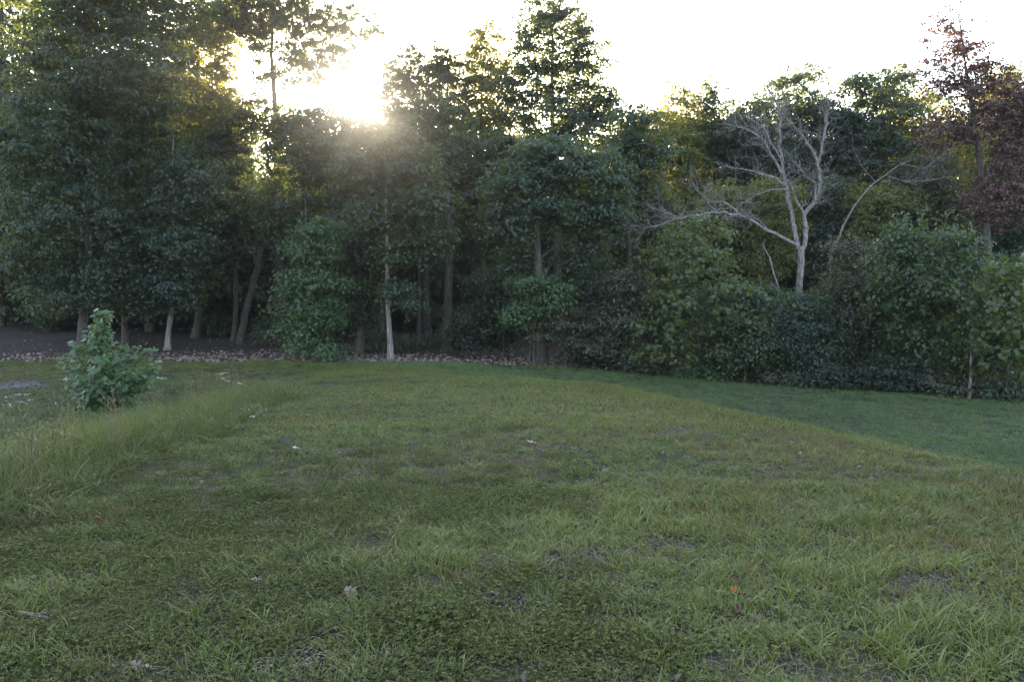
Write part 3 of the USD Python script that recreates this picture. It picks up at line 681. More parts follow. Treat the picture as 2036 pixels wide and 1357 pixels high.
# ------------------------------------------------------------------ dead tree and broken trunks
def dead(name, label, category, base_px, dist, branches, mat, seed, twig=60, twig_len=(0.3, 1.0), slim=1.0):
    """branches: (part name, [(px, py, radius in px), ...]); every branch swings a little nearer or farther as it leaves the trunk."""
    rng = np.random.default_rng(seed)
    b = drop(ray(base_px, 640)[0] * dist, dist)
    root = thing(name, label, category, b)
    joints = {}
    for bi, (nm, pts) in enumerate(branches):
        dy0 = joints.get((round(pts[0][0]), round(pts[0][1])), 0.0)
        sw = 0 if nm == 'trunk' else rng.uniform(-1, 1) * 1.6
        ln = np.r_[0, np.cumsum(np.hypot(np.diff([p[0] for p in pts]), np.diff([p[1] for p in pts])))]
        w, rr = [], []
        for (px, py, r), l in zip(pts, ln):
            dy = dy0 + sw * l / 220.0
            joints.setdefault((round(px), round(py)), dy)
            w.append(at(px, py, dist + dy) - b); rr.append(ptm(r * slim, dist))
        if nm == 'trunk':
            w[0][2] = min(w[0][2], -0.1)
        w, rr = np.array(w), np.array(rr)
        m = max(2 * len(w), 6)
        s = np.r_[0, np.cumsum(np.linalg.norm(np.diff(w, axis=0), axis=1))]
        ts = np.linspace(0, s[-1], m)
        q = np.stack([np.interp(ts, s, w[:, a]) for a in range(3)], 1)
        rq = np.interp(ts, s, rr)
        q[1:-1] += rng.normal(0, 1, (m - 2, 3)) * np.minimum(rq[1:-1, None] * 0.35, 0.03)
        ms = [tube(q, rq, 8)]
        if nm != 'trunk':
            for _ in range(int(twig * s[-1] / 6)):
                i0 = rng.integers(m // 3, m)
                dirn = unit(unit(q[min(i0, m - 1)] - q[max(i0 - 2, 0)]) * 0.7 + rng.normal(0, .6, 3) + [0, 0, .15])
                l = rng.uniform(*twig_len) * (1.2 - 0.5 * i0 / m)
                e = path_between(q[i0], q[i0] + dirn * l, rng, 5, 0.10, -0.05)
                ms.append(tube(e, np.linspace(min(rq[i0] * .5, .016), .003, 5), 4))
                for _ in range(2):
                    s2 = e[rng.integers(1, 4)]
                    ms.append(tube(path_between(s2, s2 + unit(dirn + rng.normal(0, .7, 3)) * l * .55, rng, 4, .1), np.linspace(.006, .0025, 4), 3))
        part(nm, cat(ms), mat, root, smooth=True)
    return root


def c8(pts):
    return [(1350 + x / 2.949, 100 + y / 2.949, r / 2.949) for x, y, r in pts]


dead('dead_tree', 'bare silvery dead tree with forked limbs rising above the feathery shrub', T, 1588, 35.5, [
    ('trunk', c8([(702, 1640, 27), (705, 1450, 24), (706, 1330, 23), (712, 1230, 24), (712, 1150, 26)])),
    ('limb', c8([(700, 1170, 17), (682, 1060, 16), (655, 930, 15), (630, 820, 15), (615, 740, 14), (605, 650, 12), (590, 560, 9), (590, 470, 8), (600, 380, 7), (575, 310, 7), (545, 260, 6), (515, 215, 4)])),
    ('limb', c8([(725, 1170, 16), (745, 1100, 16), (740, 1000, 15), (745, 950, 15), (790, 890, 13), (825, 840, 12), (830, 760, 11), (818, 670, 10), (835, 560, 8), (860, 450, 8), (865, 390, 7), (845, 360, 4), (838, 335, 2)])),
    ('limb', c8([(690, 1140, 14), (640, 1120, 13), (580, 1090, 12), (520, 1050, 11), (440, 1010, 10)]) + [(1475, 429, 3.2), (1440, 424, 3.1), (1415, 424, 2.8), (1390, 427, 2.4), (1353, 433, 2.0), (1327, 440, 1.6), (1303, 451, 1.3), (1288, 449, 1.0), (1274, 462, .6)]),
    ('branch', c8([(615, 740, 10), (570, 670, 10), (520, 570, 9), (480, 515, 8), (390, 460, 6), (330, 445, 4), (270, 430, 2)])),
    ('branch', c8([(605, 650, 7), (540, 540, 6), (500, 450, 6), (440, 415, 5), (390, 380, 3)])),
    ('branch', c8([(622, 790, 9), (560, 745, 8), (480, 725, 7), (420, 705, 5), (330, 690, 3), (270, 680, 2)])),
    ('branch', c8([(628, 815, 6), (520, 820, 5), (440, 855, 4), (360, 905, 3), (270, 1015, 2)])),
    ('branch', c8([(818, 670, 9), (780, 590, 9), (735, 510, 8), (680, 450, 6), (625, 395, 5), (595, 360, 3)])),
    ('branch', c8([(795, 885, 9), (800, 800, 7), (790, 770, 6), (740, 740, 5), (700, 680, 4), (675, 655, 3)])),
    ('branch', c8([(738, 1000, 9), (715, 930, 9), (680, 850, 9), (640, 765, 7)])),
    ('branch', c8([(865, 390, 4), (885, 340, 2), (890, 300, 1)])),
    ('branch', [(1475, 429, 2.6), (1455, 412, 2.4), (1437, 400, 2), (1425, 404, 1.2), (1412, 398, .8)]),
    ('branch', [(1430, 424, 2), (1412, 410, 1.8), (1398, 390, 1.4), (1380, 372, 1), (1372, 345, .6)]),
    ('branch', [(1353, 433, 1.5), (1330, 425, 1.2), (1310, 418, .9), (1290, 412, .5)]),
    ('branch', [(1526, 456, 2), (1508, 437, 1.6), (1490, 430, 1.2)]),
], DEADWOOD, 3, twig=70, twig_len=(.35, 1.4), slim=.86)
dead('dead_tree', 'leaning arched bare trunk with broken foot between the dead tree and the round green tree', T, 1640, 34.5, [
    ('trunk', [(1650, 640, 4.2), (1648, 570, 4.0), (1650, 510, 3.9), (1657, 487, 3.8), (1669, 466, 3.5), (1684, 436, 3.3), (1700, 408, 3.1), (1720, 381, 2.8), (1740, 361, 2.4), (1760, 348, 2.0), (1790, 326, 1.4), (1812, 318, 1)]),
    ('branch', [(1760, 348, 1.5), (1800, 362, 1.4), (1850, 358, 1.2), (1888, 352, .9)]),
    ('branch', [(1740, 361, 1.4), (1712, 330, 1.2), (1700, 300, .8)]),
    ('branch', [(1790, 326, 1.2), (1840, 335, 1.2), (1870, 312, 1), (1885, 296, .7)]),
], OLDWOOD, 8, twig=44, twig_len=(.3, 1.2), slim=.68)
dead('dead_sapling', 'thin bare forked stick rising left of the dead tree\'s trunk', 'dead sapling', 1550, 33.5, [
    ('trunk', [(1556, 640, 2.2), (1548, 575, 1.9), (1538, 540, 1.7), (1527, 505, 1.4), (1517, 488, 1)]),
    ('branch', [(1546, 575, 1.6), (1536, 566, 1.3), (1530, 562, .8)]),
], DEADWOOD, 9, twig=2)
dead('broken_trunk', 'leaning broken trunk with a pale splintered top in the wood left of the young beech', 'dead trunk', 480, 43.5, [
    ('trunk', [(476, 668, 7.5), (487, 625, 7), (497, 590, 6.5), (509, 545, 6.5), (513, 525, 6.2), (517, 505, 5.0), (527, 484, 2.4)]),
    ('snag', [(511, 530, 3.6), (506, 515, 2.4), (507, 500, 1)]),
    ('branch', [(511, 528, 2), (524, 518, 1.4), (538, 512, .8)]),
], BARK, 10, twig=1)

# ------------------------------------------------------------------ grass
def blades(n, R, h, width, rng, bend=0.5, bunch=0, seg=3):
    """n tapered, bowed grass blades standing in a disc of radius R."""
    if bunch:
        cc = rng.uniform(-R, R, (bunch, 2))
        base = cc[rng.integers(0, bunch, n)] + rng.normal(0, R * 0.13, (n, 2))
    else:
        a, r = rng.uniform(0, 2 * np.pi, n), R * np.sqrt(rng.uniform(0, 1, n))
        base = np.stack([r * np.cos(a), r * np.sin(a)], 1)
    hh = rng.uniform(*h, n) * rng.uniform(0.6, 1.0, n)
    yaw = rng.uniform(0, 2 * np.pi, n)
    bd = bend * rng.uniform(0.15, 1.6, n)
    t = np.linspace(0, 1, seg + 1)
    fw = hh[:, None] * (0.18 * t + bd[:, None] * t ** 2)
    up = hh[:, None] * (t - 0.30 * bd[:, None] * t ** 2.5)
    wd = width * rng.uniform(0.6, 1.3, n)[:, None] * (1 - t ** 1.7)[None] * 0.5
    dx, dy = np.cos(yaw), np.sin(yaw)
    tw = yaw + rng.normal(0, .5, n)
    sx, sy = -np.sin(tw), np.cos(tw)
    P = np.stack([base[:, :1] + fw * dx[:, None], base[:, 1:] + fw * dy[:, None], up - 0.012], -1)
    side = np.stack([sx[:, None] * wd, sy[:, None] * wd, 0 * wd], -1)
    lo, hi = P - side, P + side
    v = np.concatenate([np.stack([lo[:, :-1], hi[:, :-1]], 2).reshape(n, -1, 3), P[:, -1:]], 1)
    f = []
    for s in range(seg - 1):
        f += [[2 * s, 2 * s + 1, 2 * s + 3], [2 * s, 2 * s + 3, 2 * s + 2]]
    f.append([2 * seg - 2, 2 * seg - 1, 2 * seg])
    f = np.array(f)[None] + (np.arange(n) * v.shape[1])[:, None, None]
    return v.reshape(-1, 3), f.reshape(-1, 3)


def rosettes(n, R, leaf, rng, zlo=0.008, zhi=0.05, trio=3):
    """Small ground-cover leaves in threes on short stalks."""
    a, r = rng.uniform(0, 2 * np.pi, n), R * np.sqrt(rng.uniform(0, 1, n))
    c = np.stack([r * np.cos(a), r * np.sin(a), rng.uniform(zlo, zhi, n)], 1)
    k = np.repeat(np.arange(n), trio)
    ang = np.tile(np.arange(trio) * 2 * np.pi / trio, n) + np.repeat(rng.uniform(0, 6.28, n), trio)
    out = np.stack([np.cos(ang), np.sin(ang), 0.12 * np.ones_like(ang)], 1)
    p = c[k] + out * leaf * 0.5
    nn = np.array([0, 0, 0.9]) + rng.normal(0, .6, p.shape) - 0.2 * out
    return leaves(p, nn, leaf, rng, (LEAF * [1.5, 1, 1], LEAF_F), out * 1.6)


def instancer(path, protos, pos, nrm, which, yaw, scale, label, category):
    """protos: (name, mesh, material). One stuff object of many turned copies."""
    pi = UsdGeom.PointInstancer.Define(stage, path)
    targets = []
    for k, (nm, mesh, mat) in enumerate(protos):
        p = f'{path}/{nm}' + (f'_{k:03d}' if k else '')
        usdkit.mesh(stage, p, mesh, mat, smooth=False)
        targets.append(Sdf.Path(p))
    pi.CreatePrototypesRel().SetTargets(targets)
    pi.CreateProtoIndicesAttr(Vt.IntArray.FromNumpy(np.asarray(which, np.int32)))
    pi.CreatePositionsAttr(Vt.Vec3fArray.FromNumpy(np.asarray(pos, np.float32)))
    # turn by yaw, then tilt from z to the ground's normal
    c, s = np.cos(yaw / 2), np.sin(yaw / 2)
    q1 = np.stack([c, 0 * c, 0 * c, s], 1)
    w = 1 + nrm[:, 2]
    q2 = unit(np.stack([w, -nrm[:, 1], nrm[:, 0], 0 * w], 1))
    q = np.stack([q2[:, 0] * q1[:, 0] - q2[:, 3] * q1[:, 3], q2[:, 1] * q1[:, 0] + q2[:, 2] * q1[:, 3],
                  q2[:, 2] * q1[:, 0] - q2[:, 1] * q1[:, 3], q2[:, 0] * q1[:, 3] + q2[:, 3] * q1[:, 0]], 1)
    pi.CreateOrientationsAttr(Vt.QuathArray([Gf.Quath(float(a), float(b), float(d), float(e)) for a, b, d, e in q]))
    pi.CreateScalesAttr(Vt.Vec3fArray.FromNumpy(np.asarray(scale, np.float32)))
    return tag(pi.GetPrim(), label, category, kind='stuff')


def scatter(y0, y1, step, rng, margin=0.8):
    """Jittered grid of points on the ground in front of the camera and a step to either side."""
    ys = np.arange(y0, y1, step)
    pts = []
    for y in ys:
        w = 0.66 * y + margin
        xs = np.arange(-w, w, step)
        pts.append(np.stack([xs, np.full_like(xs, y)], 1))
    p = np.vstack(pts)
    return p + rng.uniform(-step * .6, step * .6, p.shape)


def ray_xy(px, py):
    return ground(px, py)[:2]


BARE = [(ray_xy(640, 1312), (0.26, 0.20)), (ray_xy(1255, 1240), (0.22, 0.09)), (ray_xy(1455, 1258), (0.22, 0.09)), (ray_xy(1010, 1196), (0.20, 0.08)), (ray_xy(700, 1240), (0.12, 0.08)),
        (ray_xy(1870, 1150), (0.25, 0.10)), (ray_xy(1090, 893), (0.3, 0.18))]


def bareness(x, y):
    b = np.zeros_like(x)
    for (cx_, cy_), (rx, ry) in BARE:
        b = np.maximum(b, np.exp(-(((x - cx_) / rx) ** 2 + ((y - cy_) / ry) ** 2)))
    return b


def fb(x, y, s, seed, o=3):
    return meshkit.fbm(np.stack([x * s, y * s, 0 * x + 7.3], -1), o, seed)


def strip_edge(y):
    """x of the mown edge of the tall grass."""
    return np.interp(y, [3, 6.2, 8.2, 10.3, 13.5, 17.5, 21, 25], [-3.6, -3.85, -4.1, -4.15, -4.2, -4.4, -5.2, -7.5])


rng = np.random.default_rng(77)
# --- near lawn: fine clover-like cover on the left and in the middle, longer blades to the right
near = np.vstack([scatter(2.7, 7.6, 0.125, rng), scatter(7.6, 12.5, 0.21, rng)])
x, y = near.T
ok = (x > strip_edge(y) - 0.6) & (x - np.interp(y, CY_, CX_) < 4)
x, y = x[ok], y[ok]
keep = rng.uniform(0, 1, len(x)) > 0.93 * bareness(x, y)
x, y = x[keep], y[keep]
tuft = np.exp(-(((x + 0.62) / 0.62) ** 2 + ((y - 5.35) / 0.42) ** 2))
gr = sstep((x + 0.25 - 0.05 * y + 1.6 * (fb(x, y, 0.8, 3) - 0.5) * 2) / 1.2)
gr = np.clip(np.maximum(gr, tuft * 1.4) * 0.84 + 0.28 + 0.6 * sstep((y - 7.0) / 5.5) + 0.5 * sstep((fb(x, y, 1.1, 81) - 0.55) / 0.1), 0, 1)
grassy = rng.uniform(0, 1, len(x)) < gr
worn = rng.uniform(0, 1, len(x)) < 0.42 * sstep((fb(x, y, 1.7, 71) - 0.54) / 0.12) + 0.08
grassy |= worn
P = np.stack([x, y, height(x, y)], 1)
N = normals(x, y)
gp = [('grass_patch', cat([blades(60, 0.17, (0.05, 0.13), 0.0072, rng, 0.8, 7), blades(26, 0.17, (0.03, 0.07), 0.007, rng, 1.2), rosettes(16, 0.17, 0.016, rng, 0.005, 0.03)]), GRASS) for _ in range(4)] + \
     [('grass_patch', cat([blades(60, 0.17, (0.05, 0.12), 0.0065, rng, 0.8, 8), blades(30, 0.17, (0.03, 0.07), 0.006, rng, 1.2)]), GRASSY) for _ in range(3)] + \
     [('grass_patch', cat([blades(50, 0.15, (0.10, 0.22), 0.009, rng, 0.85, 5), blades(30, 0.17, (0.05, 0.12), 0.006, rng, 0.9)]), GRASS) for _ in range(3)] + \
     [('thatch_patch', cat([blades(70, 0.17, (0.02, 0.06), 0.005, rng, 1.9), rosettes(22, 0.16, 0.012, rng, 0.004, 0.02), blades(8, 0.17, (0.04, 0.09), 0.006, rng, .8)]), THATCH) for _ in range(3)]
n = int(grassy.sum())
xx_, yy_ = x[grassy], y[grassy]
w = rng.integers(0, 4, n)
dryness = sstep((xx_ - 1.2) / 2.5) * 0.5 + 0.35 * (fb(xx_, yy_, 0.7, 12) > 0.52)
w = np.where(rng.uniform(0, 1, n) < dryness, 4 + rng.integers(0, 3, n), w)
tl = np.maximum(tuft[grassy], 0.30 * (fb(xx_, yy_, 1.6, 5) > 0.60))
w = np.where(rng.uniform(0, 1, n) < tl, 7 + rng.integers(0, 3, n), w)
w = np.where(worn[grassy], 10 + rng.integers(0, 3, n), w)
sc = rng.uniform(0.75, 1.15, n) * (0.75 + 0.6 * (fb(xx_, yy_, 1.3, 8)))
instancer('/World/lawn_grass', gp, P[grassy], N[grassy], w, rng.uniform(0, 6.28, n), np.stack([sc ** .5, sc ** .5, sc], 1),
          'uneven mown green and straw coloured grass covering the raised ground in front', 'grass')
n = int((~grassy).sum())
cp = [('clover_patch', cat([rosettes(170, 0.16, 0.0105, rng, 0.004, 0.04), blades(24, 0.16, (0.03, 0.09), 0.005, rng, 1.0), rosettes(36, 0.16, 0.016, rng, 0.025, 0.065)]), COVER) for _ in range(4)] + \
     [('clover_patch', cat([rosettes(130, 0.16, 0.010, rng, 0.004, 0.035), blades(26, 0.16, (0.03, 0.09), 0.0045, rng, 0.9)]), COVER) for _ in range(2)]
sc = rng.uniform(0.6, 1.2, n) * (0.45 + 1.1 * fb(x[~grassy], y[~grassy], 2.2, 61))
instancer('/World/ground_cover', cp, P[~grassy], N[~grassy], rng.integers(0, 6, n), rng.uniform(0, 6.28, n), np.stack([sc ** .5, sc ** .5, sc], 1),
          'dense dark clover like small leaved plants covering the ground at the lower left', 'ground cover')

# --- the lawn farther off, up to the wood
far = np.vstack([scatter(12.2, 20, 0.36, rng), scatter(20, 37, 0.55, rng)])
x, y = far.T
s_ = x - np.interp(y, CY_, CX_)
ed = edge_y(x, y) + (fb(x, y, 0.5, 21) - 0.5) * 3.0
ok = (y < ed - 0.1) & ((x > strip_edge(y) - 0.5) | (y > 25) | (x < strip_edge(y) - 6.0)) & (s_ < 2.0) & (((x + 15.9) / 1.7) ** 2 + ((y - 26.3) / .8) ** 2 > 1)
x1, y1 = x[ok], y[ok]
P = np.stack([x1, y1, height(x1, y1)], 1)
fp = [('grass_patch', cat([blades(130, 0.42, (0.05, 0.11), 0.011, rng, 0.8, 16), blades(70, 0.42, (0.03, 0.07), 0.012, rng, 1.1)]), (GRASS, GRASS, GRASSY, GRASSY)[k]) for k in range(4)]
n = len(x1)
w = np.where(rng.uniform(0, 1, n) < np.clip(0.25 + 0.25 * sstep((x1 + 1) / 4), 0, 1), 2 + rng.integers(0, 2, n), rng.integers(0, 2, n))
sc = rng.uniform(0.7, 1.1, n) * (0.6 + 0.8 * fb(x1, y1, 0.9, 8)) * (1 + 1.0 * np.exp(-((x1 - np.interp(y1, CY_, CX_) - .6) / 1.1) ** 2))
instancer('/World/far_lawn_grass', fp, P, normals(x1, y1), w, rng.uniform(0, 6.28, n), np.stack([0 * sc + 1.05, 0 * sc + 1.05, sc], 1),
          'short pale green grass on the raised ground running back towards the wood', 'grass')
low = np.vstack([scatter(8, 20, 0.34, rng), scatter(20, 33, 0.45, rng)])
x, y = low.T
s_ = x - np.interp(y, CY_, CX_)
ed = edge_y(x, y) + (fb(x, y, 0.5, 21) - 0.5) * 2.0
ok = (s_ >= 1.6) & (y < ed + 0.6)
x1, y1 = x[ok], y[ok]
lp = [('grass_patch', cat([blades(150, 0.46, (0.04, 0.13), 0.013, rng, 0.9, 14), blades(130, 0.46, (0.02, 0.06), 0.014, rng, 1.3)]), LOWGRASS) for k in range(4)]
n = len(x1)
keep = rng.uniform(0, 1, n) > 0.22 * sstep((fb(x1, y1, 0.45, 33) - 0.5) / 0.12) * sstep((s_[ok] - 4) / 3)
x1, y1 = x1[keep], y1[keep]
n = len(x1)
sc = rng.uniform(0.7, 1.1, n)
instancer('/World/lower_lawn_grass', lp, np.stack([x1, y1, height(x1, y1)], 1), normals(x1, y1), rng.integers(0, 4, n), rng.uniform(0, 6.28, n), np.stack([0 * sc + 1.05, 0 * sc + 1.05, sc], 1),
          'dark bluish green grass with worn brown patches on the lower lawn at right', 'grass')

# --- tall unmown grass and weeds on the left bank
def seed_stalks(n, R, h, rng, head=True):
    ms = []
    for _ in range(n):
        a, r = rng.uniform(0, 6.28), R * math.sqrt(rng.uniform())
        b = np.array([r * math.cos(a), r * math.sin(a), 0])
        hh = rng.uniform(*h)
        t = b + np.array([rng.normal(0, .14) * hh, rng.normal(0, .14) * hh, hh])
        q = path_between(b, t, rng, 5, .02, 0.0)
        ms.append(tube(q, np.linspace(.0022, .0012, 5), 3))
        if head:
            d = unit(q[-1] - q[-2] + rng.normal(0, .12, 3))
            hd = np.array([q[-1] + d * s for s in (0, .02, .05, .08)])
            ms.append(tube(hd, [.002, .006, .006, .0015], 5))
    return cat(ms)


tp_ = []
for k in range(4):
    tp_.append(('tall_grass_clump', cat([blades(62, 0.20, (0.32, 0.80), 0.007, rng, 0.30, 6, 4), blades(26, 0.22, (0.15, 0.35), 0.008, rng, 0.8), blades(12, .2, (.4, .8), .012, rng, .9, 0, 4)]), TALL))
for k in range(2):
    tp_.append(('seed_stalk', seed_stalks(7, 0.2, (0.55, 0.85), rng), SEED))
for k in range(2):  # leafy weeds
    c = np.stack([rng.normal(0, .14, 170), rng.normal(0, .14, 170), rng.uniform(0.05, 0.6, 170)], 1)
    tp_.append(('weed', cat([leaves(c, np.array([0, 0, .8]) + rng.normal(0, .4, c.shape), 0.055, rng), seed_stalks(6, .12, (.4, .65), rng, False)]), TALL))
for k in range(2):
    c = np.stack([rng.normal(0, .16, 200), rng.normal(0, .16, 200), rng.uniform(0.05, 0.55, 200)], 1)
    tp_.append(('weed', cat([leaves(c, np.array([0, 0, .7]) + rng.normal(0, .45, c.shape), 0.05, rng), seed_stalks(5, .14, (.4, .6), rng, False)]), BLUE))
ts_ = np.vstack([scatter(4.6, 12, 0.17, rng, 1.5), scatter(12, 27, 0.26, rng, 1.5)])
x, y = ts_.T
dx = strip_edge(y) + 0.22 * (fb(x, y, 1.2, 44) - 0.5) * 4 - x
ok = (dx > 0) & (dx < 7.0) & (y < 26.5)
x, y, dx = x[ok], y[ok], dx[ok]
back = sstep((dx - 1.6) / 1.4)
ok = rng.uniform(0, 1, len(x)) < (0.66 - 0.28 * back) * (0.5 + 1.0 * fb(x, y, 1.3, 17))
ok &= np.hypot(x + 8.9, y - 18.6) > 0.9
x, y, dx, back = x[ok], y[ok], dx[ok], back[ok]
n = len(x)
w = rng.integers(0, 4, n)
w = np.where(rng.uniform(0, 1, n) < 0.17, 4 + rng.integers(0, 2, n), w)
w = np.where(rng.uniform(0, 1, n) < back * 0.7, 6 + rng.integers(0, 4, n), w)
sc = rng.uniform(0.6, 1.1, n) * (0.45 + 0.55 * sstep(dx / 0.7)) * (0.75 + 0.5 * fb(x, y, 0.6, 4)) * np.interp(y, [5, 10, 16, 20, 26], [1.0, 1.0, 0.95, .7, .5])
instancer('/World/tall_grass', tp_, np.stack([x, y, height(x, y)], 1), normals(x, y), w, rng.uniform(0, 6.28, n), np.stack([0 * sc + .9, 0 * sc + .9, sc], 1),
          'unmown tall grass with tan seed heads and weeds along the left bank', 'tall grass')

# --- dead leaves on the forest floor
ls = np.vstack([scatter(32, 38, 0.14, rng), scatter(38, 52, 0.3, rng)])
x, y = ls.T
over = y - edge_y(x, y) - (fb(x, y, 0.5, 21) - 0.5) * 3.0
ok = (over > -0.9 + rng.uniform(0, .9, len(x))) & (x < 6.5) & (rng.uniform(0, 1, len(x)) < np.exp(-np.maximum(over, 0) / 3.2) + .06) & (rng.uniform(0, 1, len(x)) < np.interp(x, [-30, -14, 2, 6.5], [.5, 1, .9, .35]))
x, y = x[ok], y[ok]
c = np.stack([x, y, height(x, y) + rng.uniform(.005, .05, len(x))], 1)
LITTER = leaf_look('dead_leaf_look', [(0.09, 0.062, 0.052), (0.17, 0.125, 0.11), (0.28, 0.225, 0.21), (0.46, 0.40, 0.39)], trans=0.1, tcol=(0.3, 0.2, 0.12), scale=1.5)
m = part('leaf_litter', leaves(c, np.array([0, 0, .9]) + rng.normal(0, .45, c.shape), 0.13, rng, (LOBED, LOBED_F)), LITTER)
tag(m, 'pale curled dead leaves littering the ground along the foot of the wood', 'leaf litter', kind='stuff')

# --- straw and crumbs on the bare patches
ms, cs = [], []
for (bx, by), (rx, ry) in BARE:
    k = int(520 * rx * ry / 0.052) + 60
    xs, ys = bx + rng.normal(0, rx * .75, k), by + rng.normal(0, ry * .75, k)
    cs.append(np.stack([xs, ys, height(xs, ys) + rng.uniform(.002, .012, k)], 1))
c = np.vstack(cs)
CRUMB = leaf_look('straw_crumb_look', [(0.062, 0.045, 0.034), (0.105, 0.081, 0.062), (0.167, 0.132, 0.101), (0.223, 0.186, 0.151)], trans=0.05, tcol=(.3, .25, .18), scale=8)
m = part('plant_debris', leaves(c, np.array([0, 0, .9]) + rng.normal(0, .5, c.shape), 0.026, rng, (LEAF * [0.8, 1, 1], LEAF_F)), CRUMB)
tag(m, 'pale crumbs of dry straw and chips lying on bare spots in the lawn', 'debris', kind='stuff')

xs, ys = scatter(3.2, 14, 0.42, rng).T
ok = (rng.uniform(0, 1, len(xs)) < .55) & (xs > strip_edge(ys))
xs, ys = xs[ok], ys[ok]
c = np.stack([xs, ys, height(xs, ys) + rng.uniform(.01, .03, len(xs))], 1)
m = part('dead_leaf_bits', leaves(c, np.array([0, 0, .8]) + rng.normal(0, .6, c.shape), 0.05, rng, (LEAF * [1.2, 1, 2], LEAF_F)), leaf_look('dull_leaf_bit_look', [(0.04, 0.028, 0.022), (0.09, 0.06, 0.045), (0.15, 0.11, 0.085)], trans=.05, scale=3))
tag(m, 'small dull brown leaf bits sunk all over the near lawn', 'leaf litter', kind='stuff')

# --- a low heap of dead leaves and sticks at the wood edge, and gravel on the far side of the bank
g = ground(1128, 727)
root = thing('brush_heap', 'low pale heap of dead leaves and sticks right of the thick dark trunk', 'heap', g)
k = 900
hx_, hy_ = rng.normal(0, .75, k), rng.normal(0, .3, k)
hz_ = 0.30 * np.exp(-(hx_ / .8) ** 2 - (hy_ / .4) ** 2) * rng.uniform(.2, 1.05, k)
c = np.stack([hx_, hy_, hz_], 1)
part('leaf', leaves(c, np.array([0, 0, .9]) + rng.normal(0, .5, c.shape), 0.12, rng, (LOBED, LOBED_F)), LITTER, root, kind='stuff')
for k in range(9):
    a = np.array([rng.normal(0, .7), rng.normal(0, .25), .08])
    part('stick', tube(path_between(a, a + [rng.uniform(-.8, .8), rng.uniform(-.3, .3), rng.uniform(0, .25)], rng, 5, .05), np.linspace(.014, .006, 5), 5), OLDWOOD, root, smooth=True)
xs, ys = -15.9 + rng.normal(0, .95, 900), 26.3 + rng.normal(0, .4, 900)
sv = np.array([[1, 0, 0], [-1, 0, 0], [0, 1, 0], [0, -1, 0], [0, 0, .7], [0, 0, -.5]], float)
sf = np.array([[0, 2, 4], [2, 1, 4], [1, 3, 4], [3, 0, 4], [2, 0, 5], [1, 2, 5], [3, 1, 5], [0, 3, 5]])
c = np.stack([xs, ys, height(xs, ys)], 1)
v = c[:, None] + sv[None] * (rng.uniform(.015, .045, (900, 1, 1)) * rng.uniform(.7, 1.3, (900, 1, 3)))
m = part('gravel', (v.reshape(-1, 3), (sf[None] + 6 * np.arange(900)[:, None, None]).reshape(-1, 3)), plain('gravel_look', (0.04, 0.036, 0.035), .9, (0.10, 0.09, 0.09), 9))
tag(m, 'pale gravel on a bare patch beyond the left bank, at the left edge', 'gravel', kind='stuff')

# ------------------------------------------------------------------ the leafy sapling on the left bank
def sapling():
    rng = np.random.default_rng(31)
    d = 18.5
    b = drop(ray(208, 640)[0] * d, d)
    root = thing('leafy_sapling', 'bushy light green sapling with one upright leader standing alone on the left bank', 'sapling', b)
    cv = []
    tops = [(203, 622, .5), (175, 690, .4), (150, 690, .5), (130, 715, .3), (240, 690, .6), (265, 690, .4), (292, 695, .5), (302, 725, .2), (225, 700, 1.0), (190, 720, 1.1), (160, 750, .9), (265, 740, .9), (215, 760, 1.2),
            (138, 750, .2), (285, 750, .5), (240, 730, -.3), (180, 660, 0.1), (215, 665, .2), (240, 770, 1.0), (185, 775, 1.1)]
    for k, (px, py, nr) in enumerate(tops):
        e = at(px, py, d - nr) - b
        s = np.array([rng.normal(0, .12), rng.normal(0, .12), -0.1])
        q = path_between(s, e, rng, 9, 0.03, 0.06)
        part('stem', tube(q, np.linspace(.018, .005, 9), 6), BARK, root, smooth=True)
        m = 120 if k else 260
        t = np.sort(rng.uniform(.30 if k else .55, 1.0, m))
        p0 = np.stack([np.interp(t, np.linspace(0, 1, 9), q[:, a]) for a in range(3)], 1)
        out = unit(np.stack([rng.normal(size=m), rng.normal(size=m), rng.uniform(0.0, .6, m)], 1))
        p = p0 + out * (rng.uniform(.06, .34, m) * (1.2 - .5 * t))[:, None]
        cv.append(leaves(p, out * .5 + [0, -.25, .6] + rng.normal(0, .35, p.shape), .125, rng, (LOBED, LOBED_F), out))
    part('crown', cat(cv), SAPLING, root)


sapling()

# ------------------------------------------------------------------ small things lying on the lawn
OAKLEAF_OUT = [(0, -.52), (.06, -.44), (.2, -.38), (.24, -.3), (.13, -.22), (.3, -.12), (.34, -.02), (.18, .04), (.32, .16), (.33, .26), (.17, .27), (.16, .42), (.07, .46), (0, .52),
               (-.07, .46), (-.16, .42), (-.17, .27), (-.33, .26), (-.32, .16), (-.18, .04), (-.34, -.02), (-.3, -.12), (-.13, -.22), (-.24, -.3), (-.2, -.38), (-.06, -.44)]


